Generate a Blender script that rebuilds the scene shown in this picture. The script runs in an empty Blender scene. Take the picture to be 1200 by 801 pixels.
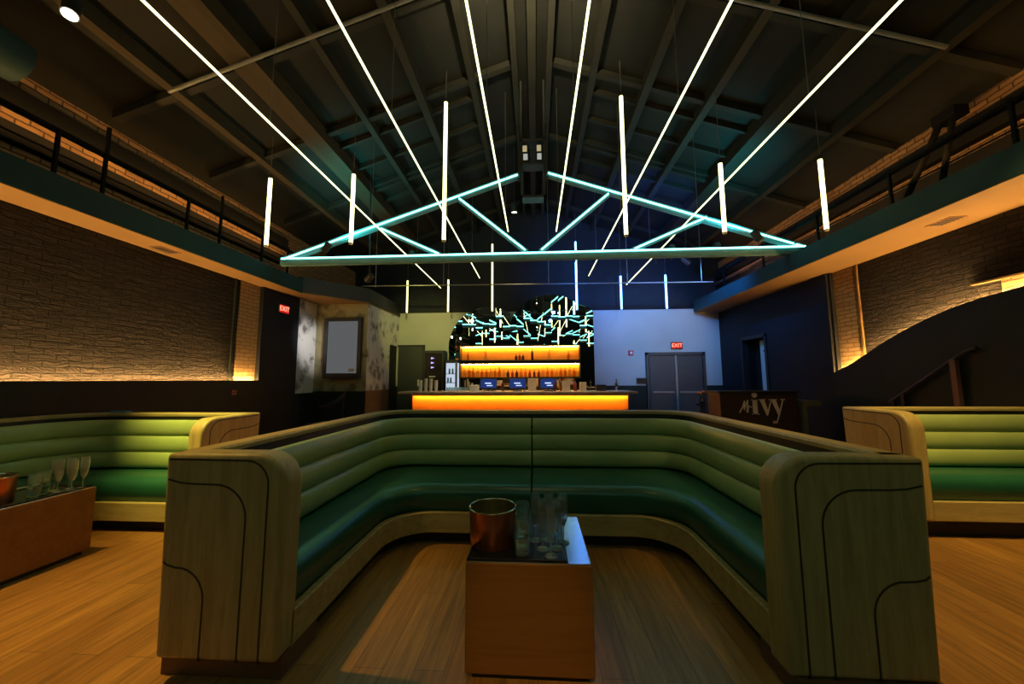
import bpy, bmesh, math, random
from mathutils import Vector, Matrix
random.seed(7)
PI = math.pi
SC = bpy.context.scene
COL = SC.collection
H = 1.40                                             # camera height

# ------------------------------------------------------------------ materials
def nt(name):
    m = bpy.data.materials.new(name); m.use_nodes = True
    t = m.node_tree; t.nodes.clear()
    out = t.nodes.new('ShaderNodeOutputMaterial')
    return m, t, out
def nd(t, kind, **kw):
    n = t.nodes.new('ShaderNode' + kind)
    for k, v in kw.items():
        if k in n.inputs: n.inputs[k].default_value = v
        else: setattr(n, k, v)
    return n
def rgba(c): return (c[0], c[1], c[2], 1.0)
def plain(name, col, rough=0.5, metal=0.0, var=0.12, scale=6.0, bump=0.0, spec=0.5, coat=0.0, stretch=(1, 1, 1)):
    """painted / plastic / metal surface with a little procedural mottling"""
    m, t, out = nt(name)
    b = nd(t, 'BsdfPrincipled', Roughness=rough, Metallic=metal)
    b.inputs['Specular IOR Level'].default_value = spec
    b.inputs['Coat Weight'].default_value = coat
    tc = nd(t, 'TexCoord'); mp = nd(t, 'Mapping'); mp.inputs['Scale'].default_value = stretch
    t.links.new(tc.outputs['Object'], mp.inputs['Vector'])
    n = nd(t, 'TexNoise', Scale=scale, Detail=4.0)
    t.links.new(mp.outputs[0], n.inputs['Vector'])
    r = nd(t, 'ValToRGB')
    lo = [max(0, c * (1 - var)) for c in col]; hi = [min(1, c * (1 + var)) for c in col]
    r.color_ramp.elements[0].color = rgba(lo); r.color_ramp.elements[0].position = .3
    r.color_ramp.elements[1].color = rgba(hi); r.color_ramp.elements[1].position = .7
    t.links.new(n.outputs['Fac'], r.inputs['Fac']); t.links.new(r.outputs[0], b.inputs['Base Color'])
    if bump:
        bp = nd(t, 'Bump', Strength=bump, Distance=.01); t.links.new(n.outputs['Fac'], bp.inputs['Height'])
        t.links.new(bp.outputs[0], b.inputs['Normal'])
    t.links.new(b.outputs[0], out.inputs[0])
    return m
def wood(name, c1, c2, axis=2, rough=.45, spec=.4, freq=14.0):
    m, t, out = nt(name)
    b = nd(t, 'BsdfPrincipled', Roughness=rough); b.inputs['Specular IOR Level'].default_value = spec
    tc = nd(t, 'TexCoord'); mp = nd(t, 'Mapping')
    s = [freq] * 3; s[axis] = freq * .09; mp.inputs['Scale'].default_value = s
    t.links.new(tc.outputs['Object'], mp.inputs['Vector'])
    n = nd(t, 'TexNoise', Scale=1.6, Detail=6.0, Roughness=.65, Distortion=.6); t.links.new(mp.outputs[0], n.inputs['Vector'])
    w = nd(t, 'TexNoise', Scale=9.0, Detail=3.0); t.links.new(mp.outputs[0], w.inputs['Vector'])
    mx = nd(t, 'Math', operation='MULTIPLY_ADD'); mx.inputs[1].default_value = .35
    t.links.new(w.outputs['Fac'], mx.inputs[0]); t.links.new(n.outputs['Fac'], mx.inputs[2])
    r = nd(t, 'ValToRGB'); r.color_ramp.elements[0].color = rgba(c2); r.color_ramp.elements[0].position = .5
    r.color_ramp.elements[1].color = rgba(c1); r.color_ramp.elements[1].position = .78
    t.links.new(mx.outputs[0], r.inputs['Fac']); t.links.new(r.outputs[0], b.inputs['Base Color'])
    bp = nd(t, 'Bump', Strength=.12, Distance=.004); t.links.new(w.outputs['Fac'], bp.inputs['Height']); t.links.new(bp.outputs[0], b.inputs['Normal'])
    t.links.new(b.outputs[0], out.inputs[0])
    return m
def brick(name, c1, c2, cm, axis='x', bumpd=.05, rough=.85, spec=.15, rough_ledge=0.0):
    """brickwork in the vertical plane; axis = the normal of the wall"""
    m, t, out = nt(name)
    b = nd(t, 'BsdfPrincipled', Roughness=rough); b.inputs['Specular IOR Level'].default_value = spec
    tc = nd(t, 'TexCoord'); sp = nd(t, 'SeparateXYZ'); cb = nd(t, 'CombineXYZ')
    t.links.new(tc.outputs['Object'], sp.inputs[0])
    nz = nd(t, 'TexNoise', Scale=2.2, Detail=5.0, Roughness=.7); t.links.new(tc.outputs['Object'], nz.inputs['Vector'])
    off = nd(t, 'Math', operation='MULTIPLY_ADD'); off.inputs[1].default_value = .09
    t.links.new(nz.outputs['Fac'], off.inputs[0]); t.links.new(sp.outputs['Z'], off.inputs[2])
    t.links.new(sp.outputs['Y' if axis == 'x' else 'X'], cb.inputs[0]); t.links.new(off.outputs[0], cb.inputs[1])
    br = nd(t, 'TexBrick'); br.inputs['Scale'].default_value = 1.0
    br.inputs['Brick Width'].default_value = .23; br.inputs['Row Height'].default_value = .070
    br.inputs['Mortar Size'].default_value = .009; br.inputs['Mortar Smooth'].default_value = .4; br.inputs['Bias'].default_value = 0
    br.inputs['Color1'].default_value = rgba(c1); br.inputs['Color2'].default_value = rgba(c2); br.inputs['Mortar'].default_value = rgba(cm)
    t.links.new(cb.outputs[0], br.inputs['Vector']); t.links.new(br.outputs['Color'], b.inputs['Base Color'])
    fine = nd(t, 'TexNoise', Scale=9.0, Detail=6.0, Roughness=.7); t.links.new(tc.outputs['Object'], fine.inputs['Vector'])
    fs = nd(t, 'Math', operation='MULTIPLY'); fs.inputs[1].default_value = .45; t.links.new(fine.outputs['Fac'], fs.inputs[0])
    lm = nd(t, 'Mapping'); lm.inputs['Scale'].default_value = (1, 3.2, 13); t.links.new(tc.outputs['Object'], lm.inputs['Vector'])
    ln = nd(t, 'TexNoise', Scale=1.0, Detail=5.0, Roughness=.65, Distortion=1.4); t.links.new(lm.outputs[0], ln.inputs['Vector'])
    la = nd(t, 'Math', operation='MULTIPLY_ADD'); la.inputs[1].default_value = rough_ledge; t.links.new(ln.outputs['Fac'], la.inputs[0]); t.links.new(fs.outputs[0], la.inputs[2])
    inv = nd(t, 'Math', operation='MULTIPLY_ADD'); inv.inputs[1].default_value = -.55
    t.links.new(br.outputs['Fac'], inv.inputs[0]); t.links.new(la.outputs[0], inv.inputs[2])
    bp = nd(t, 'Bump', Strength=1.0, Distance=bumpd); t.links.new(inv.outputs[0], bp.inputs['Height']); t.links.new(bp.outputs[0], b.inputs['Normal'])
    t.links.new(b.outputs[0], out.inputs[0])
    return m
def planks(name):
    m, t, out = nt(name)
    b = nd(t, 'BsdfPrincipled', Roughness=.34); b.inputs['Specular IOR Level'].default_value = .45
    tc = nd(t, 'TexCoord'); sp = nd(t, 'SeparateXYZ'); cb = nd(t, 'CombineXYZ')
    t.links.new(tc.outputs['Object'], sp.inputs[0]); t.links.new(sp.outputs['Y'], cb.inputs[0]); t.links.new(sp.outputs['X'], cb.inputs[1])
    br = nd(t, 'TexBrick'); br.inputs['Scale'].default_value = 1.0
    br.inputs['Brick Width'].default_value = 1.25; br.inputs['Row Height'].default_value = .15
    br.inputs['Mortar Size'].default_value = .0016; br.inputs['Bias'].default_value = -.1
    br.inputs['Color1'].default_value = (.42, .21, .052, 1); br.inputs['Color2'].default_value = (.31, .145, .036, 1); br.inputs['Mortar'].default_value = (.12, .06, .025, 1)
    t.links.new(cb.outputs[0], br.inputs['Vector'])
    mp = nd(t, 'Mapping'); mp.inputs['Scale'].default_value = (1.1, 16, 1); t.links.new(cb.outputs[0], mp.inputs['Vector'])
    n = nd(t, 'TexNoise', Scale=1.8, Detail=6.0, Roughness=.65, Distortion=.4); t.links.new(mp.outputs[0], n.inputs['Vector'])
    r = nd(t, 'ValToRGB'); r.color_ramp.elements[0].color = (.55, .55, .55, 1); r.color_ramp.elements[0].position = .32
    r.color_ramp.elements[1].color = (1.2, 1.2, 1.2, 1); r.color_ramp.elements[1].position = .7
    t.links.new(n.outputs['Fac'], r.inputs['Fac'])
    mx = nd(t, 'MixRGB', blend_type='MULTIPLY'); mx.inputs['Fac'].default_value = 1
    t.links.new(br.outputs['Color'], mx.inputs['Color1']); t.links.new(r.outputs[0], mx.inputs['Color2']); t.links.new(mx.outputs[0], b.inputs['Base Color'])
    bp = nd(t, 'Bump', Strength=.08, Distance=.003); t.links.new(n.outputs['Fac'], bp.inputs['Height']); t.links.new(bp.outputs[0], b.inputs['Normal'])
    t.links.new(b.outputs[0], out.inputs[0])
    return m
def glow(name, col, strength):
    m, t, out = nt(name)
    e = nd(t, 'Emission', Strength=strength); e.inputs['Color'].default_value = rgba(col)
    t.links.new(e.outputs[0], out.inputs[0]); return m
def glass(name, col=(1, 1, 1), rough=.02, ior=1.45, trans=1.0):
    m, t, out = nt(name)
    b = nd(t, 'BsdfPrincipled', Roughness=rough, IOR=ior); b.inputs['Base Color'].default_value = rgba(col)
    b.inputs['Transmission Weight'].default_value = trans
    n = nd(t, 'TexNoise', Scale=40.0); ml = nd(t, 'Math', operation='MULTIPLY'); ml.inputs[1].default_value = rough * 2
    t.links.new(n.outputs['Fac'], ml.inputs[0]); t.links.new(ml.outputs[0], b.inputs['Roughness'])
    t.links.new(b.outputs[0], out.inputs[0]); return m
def mural_mat(name, base, dark):
    """pale collage wallpaper: dark blurred patches over a washed ground"""
    m, t, out = nt(name)
    b = nd(t, 'BsdfPrincipled', Roughness=.7)
    tc = nd(t, 'TexCoord')
    n1 = nd(t, 'TexNoise', Scale=5.5, Detail=5.0, Roughness=.62, Distortion=.5); t.links.new(tc.outputs['Object'], n1.inputs['Vector'])
    v = nd(t, 'TexVoronoi', Scale=3.2); t.links.new(tc.outputs['Object'], v.inputs['Vector'])
    ad = nd(t, 'Math', operation='MULTIPLY_ADD'); ad.inputs[1].default_value = .55
    t.links.new(v.outputs['Distance'], ad.inputs[0]); t.links.new(n1.outputs['Fac'], ad.inputs[2])
    r = nd(t, 'ValToRGB'); e = r.color_ramp.elements
    e[0].color = rgba(dark); e[0].position = .53; e[1].color = rgba(base); e[1].position = .78
    t.links.new(ad.outputs[0], r.inputs['Fac']); t.links.new(r.outputs[0], b.inputs['Base Color'])
    t.links.new(b.outputs[0], out.inputs[0]); return m

M = {}
M['oak_v'] = wood('pale_oak_upright', (.46, .35, .135), (.34, .245, .088), 2)
M['oak_x'] = wood('pale_oak_along', (.46, .35, .135), (.34, .245, .088), 0)
M['groove'] = plain('groove_dark', (.035, .025, .012), .7)
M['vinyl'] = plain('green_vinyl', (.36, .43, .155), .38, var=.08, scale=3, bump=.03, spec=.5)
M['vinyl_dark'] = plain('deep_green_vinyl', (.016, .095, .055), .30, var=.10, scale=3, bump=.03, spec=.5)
M['plinth_dark'] = plain('plinth_black', (.012, .011, .010), .6)
M['plinth_brown'] = plain('plinth_brown', (.16, .075, .03), .5)
M['shell'] = plain('shell_back', (.05, .045, .035), .7)
M['black'] = plain('matt_black', (.010, .010, .011), .6)
M['black_gloss'] = plain('gloss_black', (.012, .012, .013), .18)
M['steel_dark'] = plain('dark_steel', (.030, .034, .034), .45, .3)
M['gallery'] = plain('gallery_black_paint', (.004, .004, .004), .7, spec=.1)
M['truss'] = plain('painted_truss_steel', (.10, .22, .22), .5, .1)
M['soffit'] = plain('tan_plaster', (.175, .098, .026), .8, var=.06, scale=2)
M['face'] = plain('dark_green_grey_paint', (.018, .042, .042), .6, spec=.15, var=.1, scale=2)
M['wainscot'] = plain('charcoal_paint', (.013, .018, .0135), .55, spec=.15, var=.15, scale=2)
M['darkwall'] = plain('dark_wall_paint', (.011, .0125, .015), .6, spec=.15, var=.12, scale=1.5)
M['brick_dark'] = brick('dark_brown_brick', (.036, .028, .023), (.021, .017, .015), (.013, .010, .008), 'x', .055, rough_ledge=2.2)
M['brick_tan'] = brick('tan_brick', (.40, .27, .13), (.34, .22, .10), (.20, .13, .06), 'x', .012)
M['brick_tan_y'] = brick('tan_brick_front', (.40, .27, .13), (.34, .22, .10), (.20, .13, .06), 'y', .012)
M['brick_up'] = brick('brown_upper_brick', (.24, .14, .065), (.19, .105, .05), (.06, .035, .02), 'x', .02)
M['backwall'] = plain('back_wall_paint', (.36, .36, .33), .75, var=.06, scale=1.5)
M['backdark'] = plain('upper_back_paint', (.016, .018, .022), .7, spec=.15,  var=.1)
M['roof'] = plain('roof_deck', (.014, .014, .0115), .7, spec=.15, var=.15, scale=2.5)
M['purlin'] = plain('roof_purlin', (.022, .021, .016), .65, spec=.15, var=.12, scale=3)
M['timber'] = wood('roof_timber', (.045, .033, .018), (.03, .022, .012), 1, .7, .2, 8)
M['floor'] = planks('oak_plank_floor')
M['table'] = wood('walnut_laminate', (.25, .105, .022), (.20, .08, .016), 0, .5, .4, 7)
M['table_top'] = plain('satin_table_top', (.72, .72, .72), .20, .85, var=.05, spec=.7)
M['copper'] = plain('brushed_copper', (.62, .20, .09), .28, .9, var=.15, scale=5, stretch=(6, 6, .3))
M['brass_in'] = plain('brushed_brass_inside', (.50, .40, .18), .32, .9, var=.2, scale=5, stretch=(6, 6, .3))
M['rim'] = plain('polished_rim', (.75, .62, .42), .15, 1.0)
M['glass'] = glass('clear_glass', (.80, 1.0, .97), .01, 1.5, .86)
M['frost'] = glass('smoky_flute_glass', (.88, .96, .95), .05, 1.45, .80)
M['tube'] = glow('tube_white', (1.0, 1.0, .50), 3.2)
M['tube_hang'] = glow('tube_hang_white', (1.0, .95, .36), 4.5)
M['tube_blue'] = glow('tube_blue_white', (.085, .30, 1.0), 16.0)
M['tube_olive'] = glow('tube_yellow_white', (1.0, .95, .38), 2.6)
M['led_teal'] = glow('led_teal_white', (.21, 1.0, .93), 5.5)
M['led_warm'] = glow('led_warm_strip', (1.0, .55, .17), 310.0)
M['led_warm_r'] = glow('led_warm_strip_right', (1.0, .55, .17), 310.0)
M['led_bar'] = glow('led_bar_strip', (1.0, .55, .10), 85.0)
M['led_upper'] = glow('led_upper_strip', (1.0, .50, .13), 60.0)
M['bar_panel'] = plain('orange_bar_panel', (.85, .22, .010), .6, var=.04)
M['bar_back'] = plain('orange_shelf_back', (.85, .30, .03), .6, var=.05)
M['bar_top'] = plain('bar_stone_top', (.34, .27, .21), .25, var=.2, scale=12)
M['mirror'] = plain('mirror_glass', (.86, .88, .86), .012, 1.0, var=.01)
M['mirror_edge'] = plain('mirror_dark_edge', (.05, .045, .03), .4, .4)
M['exit_red'] = glow('exit_letter_red', (1.0, .30, .20), 2.2)
M['exit_face'] = glow('exit_face_red', (.62, .012, .008), 1.0)
M['white_plastic'] = plain('white_plastic', (.55, .54, .50), .5, var=.05)
M['red_plastic'] = plain('red_plastic', (.5, .03, .02), .4, var=.05)
M['screen_grey'] = glow('screen_grey_glow', (.30, .31, .32), .34)
M['screen_blue'] = glow('screen_blue_glow', (.03, .07, .32), .5)
M['screen_ui'] = glow('screen_interface_white', (.5, .6, 1.0), 1.4)
M['violet'] = glow('violet_icon_light', (.45, .35, 1.0), 1.6)
M['cooler_light'] = glow('cooler_cold_light', (.70, .82, 1.0), .75)
M['letter'] = plain('white_lettering', (.88, .80, .79), .5, var=.04)
M['stand'] = plain('stand_oxblood', (.040, .022, .020), .5, var=.1)
M['grey_table'] = plain('grey_green_laminate', (.12, .125, .09), .5)
M['door'] = plain('door_charcoal', (.028, .032, .030), .5, var=.1)
M['door_grey'] = plain('door_grey_green', (.030, .037, .037), .5, var=.1)
M['pale_door'] = plain('pale_grey_door', (.5, .58, .55), .6, var=.06)
M['mural'] = mural_mat('collage_mural', (.50, .49, .47), (.12, .11, .10))
M['mural_warm_lit'] = mural_mat('collage_mural_warm_lit', (.21, .19, .10), (.08, .07, .035))  # same mural with warm light tinted into its colour
M['lamp_white'] = glow('lamp_white', (1.0, .9, .66), 9.0)
M['lamp_teal'] = glow('lamp_teal', (.1, 1.0, .9), 3.0)
M['lamp_blue'] = glow('lamp_blue', (.12, .22, 1.0), 3.0)
M['rig_lamp'] = glow('rig_lamp_warm', (1.0, .85, .48), .42)
M['rig_lamp2'] = glow('rig_lamp_pale', (.9, .95, .85), .42)
M['blue_cloth'] = plain('blue_cloth', (.05, .22, .42), .7)
M['cable'] = plain('grey_wire', (.12, .12, .11), .5, .2)
M['pipe'] = plain('grey_conduit', (.20, .20, .18), .45, .3)
M['bottle_amber'] = glass('amber_bottle', (.85, .42, .08), .05)
M['bottle_clear'] = glass('pale_bottle', (.93, .86, .68), .05)
M['bottle_dark'] = plain('dark_bottle', (.10, .02, .012), .15)
M['bottle_red'] = plain('red_bottle', (.28, .035, .015), .2)
M['card'] = plain('tan_card', (.55, .40, .28), .7, var=.1)
M['paper_cup'] = plain('pale_cup', (.60, .56, .48), .5)
M['petal'] = plain('orange_petal', (.75, .18, .04), .5, var=.25, scale=20)
M['leaf'] = plain('dark_leaf', (.03, .07, .02), .5)
M['iron'] = plain('wrought_iron', (.020, .018, .016), .45, .5)
M['rust'] = plain('brown_metal_post', (.12, .055, .025), .55, .2)

# ------------------------------------------------------------------ geometry helpers
class MB:
    def __init__(s): s.v = []; s.f = []
    def add(s, vs, fs):
        o = len(s.v); s.v += [tuple(v) for v in vs]; s.f += [[i + o for i in f] for f in fs]; return s
    def box(s, x0, x1, y0, y1, z0, z1):
        v = [(x0, y0, z0), (x1, y0, z0), (x1, y1, z0), (x0, y1, z0), (x0, y0, z1), (x1, y0, z1), (x1, y1, z1), (x0, y1, z1)]
        return s.add(v, [(0, 3, 2, 1), (4, 5, 6, 7), (0, 1, 5, 4), (1, 2, 6, 5), (2, 3, 7, 6), (3, 0, 4, 7)])
    def tube(s, pts, r, n=10, caps=True):
        pts = [Vector(p) for p in pts]; rs = r if isinstance(r, (list, tuple)) else [r] * len(pts)
        rings = []; up = None
        for i, p in enumerate(pts):
            d = (pts[min(i + 1, len(pts) - 1)] - pts[max(i - 1, 0)]).normalized()
            a = Vector((0, 0, 1)) if abs(d.z) < .95 else Vector((1, 0, 0))
            if up is not None: a = up
            x = d.cross(a).normalized(); y = x.cross(d).normalized(); up = y
            rings.append([p + (x * math.cos(2 * PI * k / n) + y * math.sin(2 * PI * k / n)) * rs[i] for k in range(n)])
        return s.loft(rings, True, caps)
    def loft(s, rings, closed=True, caps=False):
        n = len(rings[0]); vs = [v for rg in rings for v in rg]; fs = []
        for i in range(len(rings) - 1):
            for k in range(n if closed else n - 1):
                a, b = i * n + k, i * n + (k + 1) % n
                fs.append((a, b, b + n, a + n))
        if caps: fs += [tuple(range(n))[::-1], tuple(range((len(rings) - 1) * n, len(rings) * n))]
        return s.add(vs, fs)
    def lathe(s, prof, c=(0, 0, 0), n=24):
        rings = [[(c[0] + r * math.cos(2 * PI * k / n), c[1] + r * math.sin(2 * PI * k / n), c[2] + z) for k in range(n)] for r, z in prof]
        return s.loft(rings, True, True)
    def prism(s, poly, fn, d0, d1):
        """poly of (a, b); fn(a, b, d) -> xyz"""
        return s.loft([[fn(a, b, d0) for a, b in poly], [fn(a, b, d1) for a, b in poly]], True, True)
    def ribbon(s, pts, half, fn, d0, d1):
        """thick bar following 2-D points"""
        for (a, b), (c, d) in zip(pts, pts[1:]):
            L = math.hypot(c - a, d - b) or 1; nx, ny = -(d - b) / L * half, (c - a) / L * half
            s.prism([(a + nx, b + ny), (c + nx, d + ny), (c - nx, d - ny), (a - nx, b - ny)], fn, d0, d1)
        return s
    def build(s, name, mat, parent=None, smooth=False, bevel=0.0, segs=2, world=True, sub=0, angle=35):
        me = bpy.data.meshes.new(name)
        vs = s.v
        if parent is not None and world:
            p = parent; off = Vector((0, 0, 0))
            while p is not None: off += p.location; p = p.parent
            vs = [tuple(Vector(v) - off) for v in s.v]
        me.from_pydata(vs, [], s.f)
        bm = bmesh.new(); bm.from_mesh(me); bmesh.ops.recalc_face_normals(bm, faces=bm.faces); bm.to_mesh(me); bm.free()
        me.materials.append(mat)
        if smooth:
            for p in me.polygons: p.use_smooth = True
        o = bpy.data.objects.new(name, me); COL.objects.link(o)
        if parent is not None: o.parent = parent
        if bevel:
            b = o.modifiers.new('bevel', 'BEVEL'); b.width = bevel; b.segments = segs; b.limit_method = 'ANGLE'; b.angle_limit = math.radians(angle)
        if sub:
            u = o.modifiers.new('subdivision', 'SUBSURF'); u.levels = sub; u.render_levels = sub
        if smooth and not sub:
            try:
                me.set_sharp_from_angle(angle=math.radians(40))
            except Exception: pass
        return o
def tag(o, label, cat, group=None, kind=None):
    o['label'] = label; o['category'] = cat
    if group: o['group'] = group
    if kind: o['kind'] = kind
    return o
def thing(name, label, cat, loc=(0, 0, 0), rz=0.0, group=None):
    o = bpy.data.objects.new(name, None); COL.objects.link(o); o.location = loc; o.rotation_euler = (0, 0, rz)
    o.empty_display_size = .1
    return tag(o, label, cat, group)
def struct(o, label=None, cat=None):
    o['kind'] = 'structure'
    if label: o['label'] = label
    if cat: o['category'] = cat
    return o
def copy_tree(o, parent=None):
    c = o.copy(); COL.objects.link(c)
    if parent is not None: c.parent = parent
    for ch in list(o.children): copy_tree(ch, c)
    return c
def text_mesh(body, size, depth, fn, name, mat, parent):
    cu = bpy.data.curves.new(name, 'FONT'); cu.body = body; cu.size = size; cu.extrude = depth; cu.align_x = 'CENTER'; cu.align_y = 'CENTER'
    ob = bpy.data.objects.new('t', cu); COL.objects.link(ob)
    bpy.context.view_layer.update()
    me = bpy.data.meshes.new_from_object(ob.evaluated_get(bpy.context.evaluated_depsgraph_get()))
    bpy.data.objects.remove(ob)
    mb = MB(); mb.v = [fn(*v.co) for v in me.vertices]; mb.f = [list(p.vertices) for p in me.polygons]
    bpy.data.meshes.remove(me)
    return mb.build(name, mat, parent)
def rpath(pts, rads, seg=9, straight=6):
    """polyline in XY with rounded corners and evenly subdivided straights"""
    pts = [Vector((p[0], p[1])) for p in pts]
    out = []; cur = pts[0]
    def line(a, b):
        for k in range(straight): out.append(a.lerp(b, k / straight))
    for i in range(1, len(pts) - 1):
        p = pts[i]; a = (pts[i - 1] - p).normalized(); b = (pts[i + 1] - p).normalized()
        r = rads[i - 1]; s = p + a * r; e = p + b * r; c = p + a * r + b * r     # right-angle corners
        line(cur, s)
        for k in range(seg):
            q = k / seg * PI / 2
            out.append(c - b * r * math.cos(q) - a * r * math.sin(q))
        cur = e
    line(cur, pts[-1]); out.append(pts[-1])
    return out

# ------------------------------------------------------------------ camera (calibrated from the vanishing points)
cam = bpy.data.cameras.new('camera'); camo = bpy.data.objects.new('camera', cam); COL.objects.link(camo); SC.camera = camo
cam.sensor_width = 36; cam.lens = 424 / 1200 * 36; cam.clip_start = .02; cam.clip_end = 100
r_ = Vector((0.99799116, -0.0105468, -0.06246928)); d_ = Vector((0.06322002, 0.10185447, 0.99278844)); u_ = Vector((-0.00410797, -0.9947434, 0.10231663))
cx = Vector((r_[0], d_[0], u_[0])); cy = -Vector((r_[1], d_[1], u_[1])); cz = -Vector((r_[2], d_[2], u_[2]))
mw = Matrix((cx, cy, cz)).transposed().to_4x4(); mw.translation = (0, 0, H); camo.matrix_world = mw

# ------------------------------------------------------------------ room shell
XL, XR, YB, YF = -5.45, 5.30, 10.5, -7.0
RIDGE, SLOPE = 6.55, .345
def roofz(x): return RIDGE - SLOPE * abs(x)
struct(MB().box(XL - .3, XR + .3, YF, YB + .3, -.1, 0).build('floor', M['floor']), 'orange-brown oak plank floor under the booths', 'floor')
def build_ceiling():
    mb = MB()
    for sx in (-1, 1):
        xe = (XL - .3) if sx < 0 else (XR + .3)
        mb.prism([(0, RIDGE), (xe, roofz(xe)), (xe, roofz(xe) + .12), (0, RIDGE + .12)], lambda a, b, d: (a, d, b), YF, YB + .3)
    c = struct(mb.build('ceiling', M['roof']), 'dark gabled roof deck over the whole room', 'ceiling')
    for x, w, h, mt in [(-.27, .09, .22, 'purlin'), (.27, .09, .22, 'purlin'), (-.95, .10, .14, 'purlin'), (.95, .10, .14, 'purlin'), (-1.75, .12, .16, 'purlin'), (1.75, .12, .16, 'purlin'),
                     (-2.65, .10, .14, 'purlin'), (2.65, .12, .16, 'purlin'), (-3.45, .34, .20, 'timber'), (3.55, .30, .2, 'purlin'), (-4.35, .12, .16, 'timber'), (4.4, .12, .16, 'purlin')]:
        z = roofz(x)
        struct(MB().box(x - w / 2, x + w / 2, YF, YB, z - h, z + .02).build('purlin', M[mt], c))
    for y in (1.2, 2.55, 3.9, 5.25, 7.0, 8.4, 9.7):
        for sx in (-1, 1):
            xe = 5.2 * sx; h = .12
            mb = MB().prism([(.3 * sx, roofz(.3) - .02), (xe, roofz(xe) - .02), (xe, roofz(xe) - h), (.3 * sx, roofz(.3) - h)], lambda a, b, d: (a, d, b), y - .045, y + .045)
            struct(mb.build('rafter', M['purlin'], c))
    mb = MB().box(-.06, .06, YF, YB, RIDGE - .34, RIDGE - .22); struct(mb.build('ridge_beam', M['purlin'], c))
build_ceiling()
CEIL = bpy.data.objects['ceiling']
for sx in (-1, 1):
    xa, xb = .4 * sx, 4.3 * sx
    struct(MB().tube([(xa, 3.7, roofz(xa) - .26), (xb, 3.7, roofz(xb) - .26)], .022, 8).build('conduit', M['pipe'], CEIL, True))
    for xi, xo in ((1.75, 2.65), (2.65, 3.4), (.95, 1.75)):
        for k in range(5):
            y = 5.6 + .62 * k
            struct(MB().prism([(xi * sx, roofz(xi) - .01), (xo * sx, roofz(xo) - .01), (xo * sx, roofz(xo) - .10), (xi * sx, roofz(xi) - .10)], lambda a, b, d: (a, d, b), y, y + .05).build('bridging', M['purlin'], CEIL))
# left wall: brick field, tan brick pier, upper brick
wl = struct(MB().box(XL - .3, XL, YF, 6.30, 0, 3.26).build('wall_left', M['brick_dark']), 'dark brown brick wall glowing above a warm light strip, left side', 'wall')
struct(MB().box(XL - .3, XL, YF, YB, 3.26, 4.75).build('upper_brick', M['brick_up'], wl))
struct(MB().box(XL - .3, XL + .02, 6.25, 6.72, 0, 3.26).build('pillar_left', M['brick_tan'], None), 'tan brick pier at the end of the left brick wall', 'pillar')
wdl = struct(MB().box(XL - .3, XL + .10, 6.72, 7.82, 0, 3.26).build('wall_left_dark', M['darkwall']), 'dark plain wall carrying the exit sign at the left', 'wall')
wm = struct(MB().box(XL - .3, XL + .09, 7.82, 8.5, 1.10, 3.26).build('wall_left_mural', M['mural']), 'pale lit strip of mural wall left of the screen', 'wall')
struct(MB().box(XL - .3, XL + .11, 7.82, 8.5, 0, 1.10).build('wainscot', M['wainscot'], wm))
wt = struct(MB().box(XL - .3, -4.06, 8.5, 8.7, 1.13, 3.26).build('wall_screen', M['mural_warm_lit']), 'mural wall behind the framed screen, warm light tinted into its colour', 'wall')
struct(MB().box(XL - .3, -4.055, 8.48, 8.7, 0, 1.13).build('wainscot', M['wainscot'], wt))
wb = struct(MB().box(-4.4, -4.05, 8.502, 9.86, 1.14, 3.30).build('wall_side_mural', M['mural']), 'pale mural return wall beside the dark door', 'wall')
struct(MB().box(-4.4, -4.05, 9.86, YB, 2.38, 3.30).build('mural_over_opening', M['mural'], wb))
struct(MB().box(-4.4, -4.045, 8.502, 9.86, 0, 1.14).build('wainscot', M['plinth_brown'], wb))
struct(MB().box(-4.4, -4.10, 9.86, YB - .01, 0, 2.38).build('opening_dark', M['black'], wb))  # black block standing in for the dark inside the open doorway
# left ledge panel (charcoal) with a lip that hides the strip
tl = struct(MB().box(XL, XL + .22, YF, 6.70, 0, 1.365).build('trim_1', M['wainscot']), 'charcoal wainscot under the left brick wall', 'trim')
struct(MB().box(XL + .205, XL + .22, YF, 6.70, 1.365, 1.402).build('lip', M['wainscot'], tl))
# left boxed beam
bl = struct(MB().box(XL, -4.98, YF, 7.35, 3.26, 3.56).build('beam_left', M['face']), 'long dark boxed beam on the left with tan underside', 'beam')
struct(MB().box(XL, -4.985, YF, 7.35, 3.25, 3.262).build('underside', M['soffit'], bl))
mb = MB().prism([(-4.98, 7.35), (-4.02, 8.45), (-4.02, YB), (XL, YB), (XL, 7.35)], lambda a, b, d: (a, b, d), 3.28, 3.62)
bh = struct(mb.build('bulkhead_left', M['black']), 'dark dropped bulkhead over the mural recess', 'bulkhead')
struct(MB().prism([(-4.99, 7.36), (-4.03, 8.46), (-4.03, YB), (XL, YB), (XL, 7.36)], lambda a, b, d: (a, b, d), 3.262, 3.28).build('underside', M['soffit'], bh))
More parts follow.
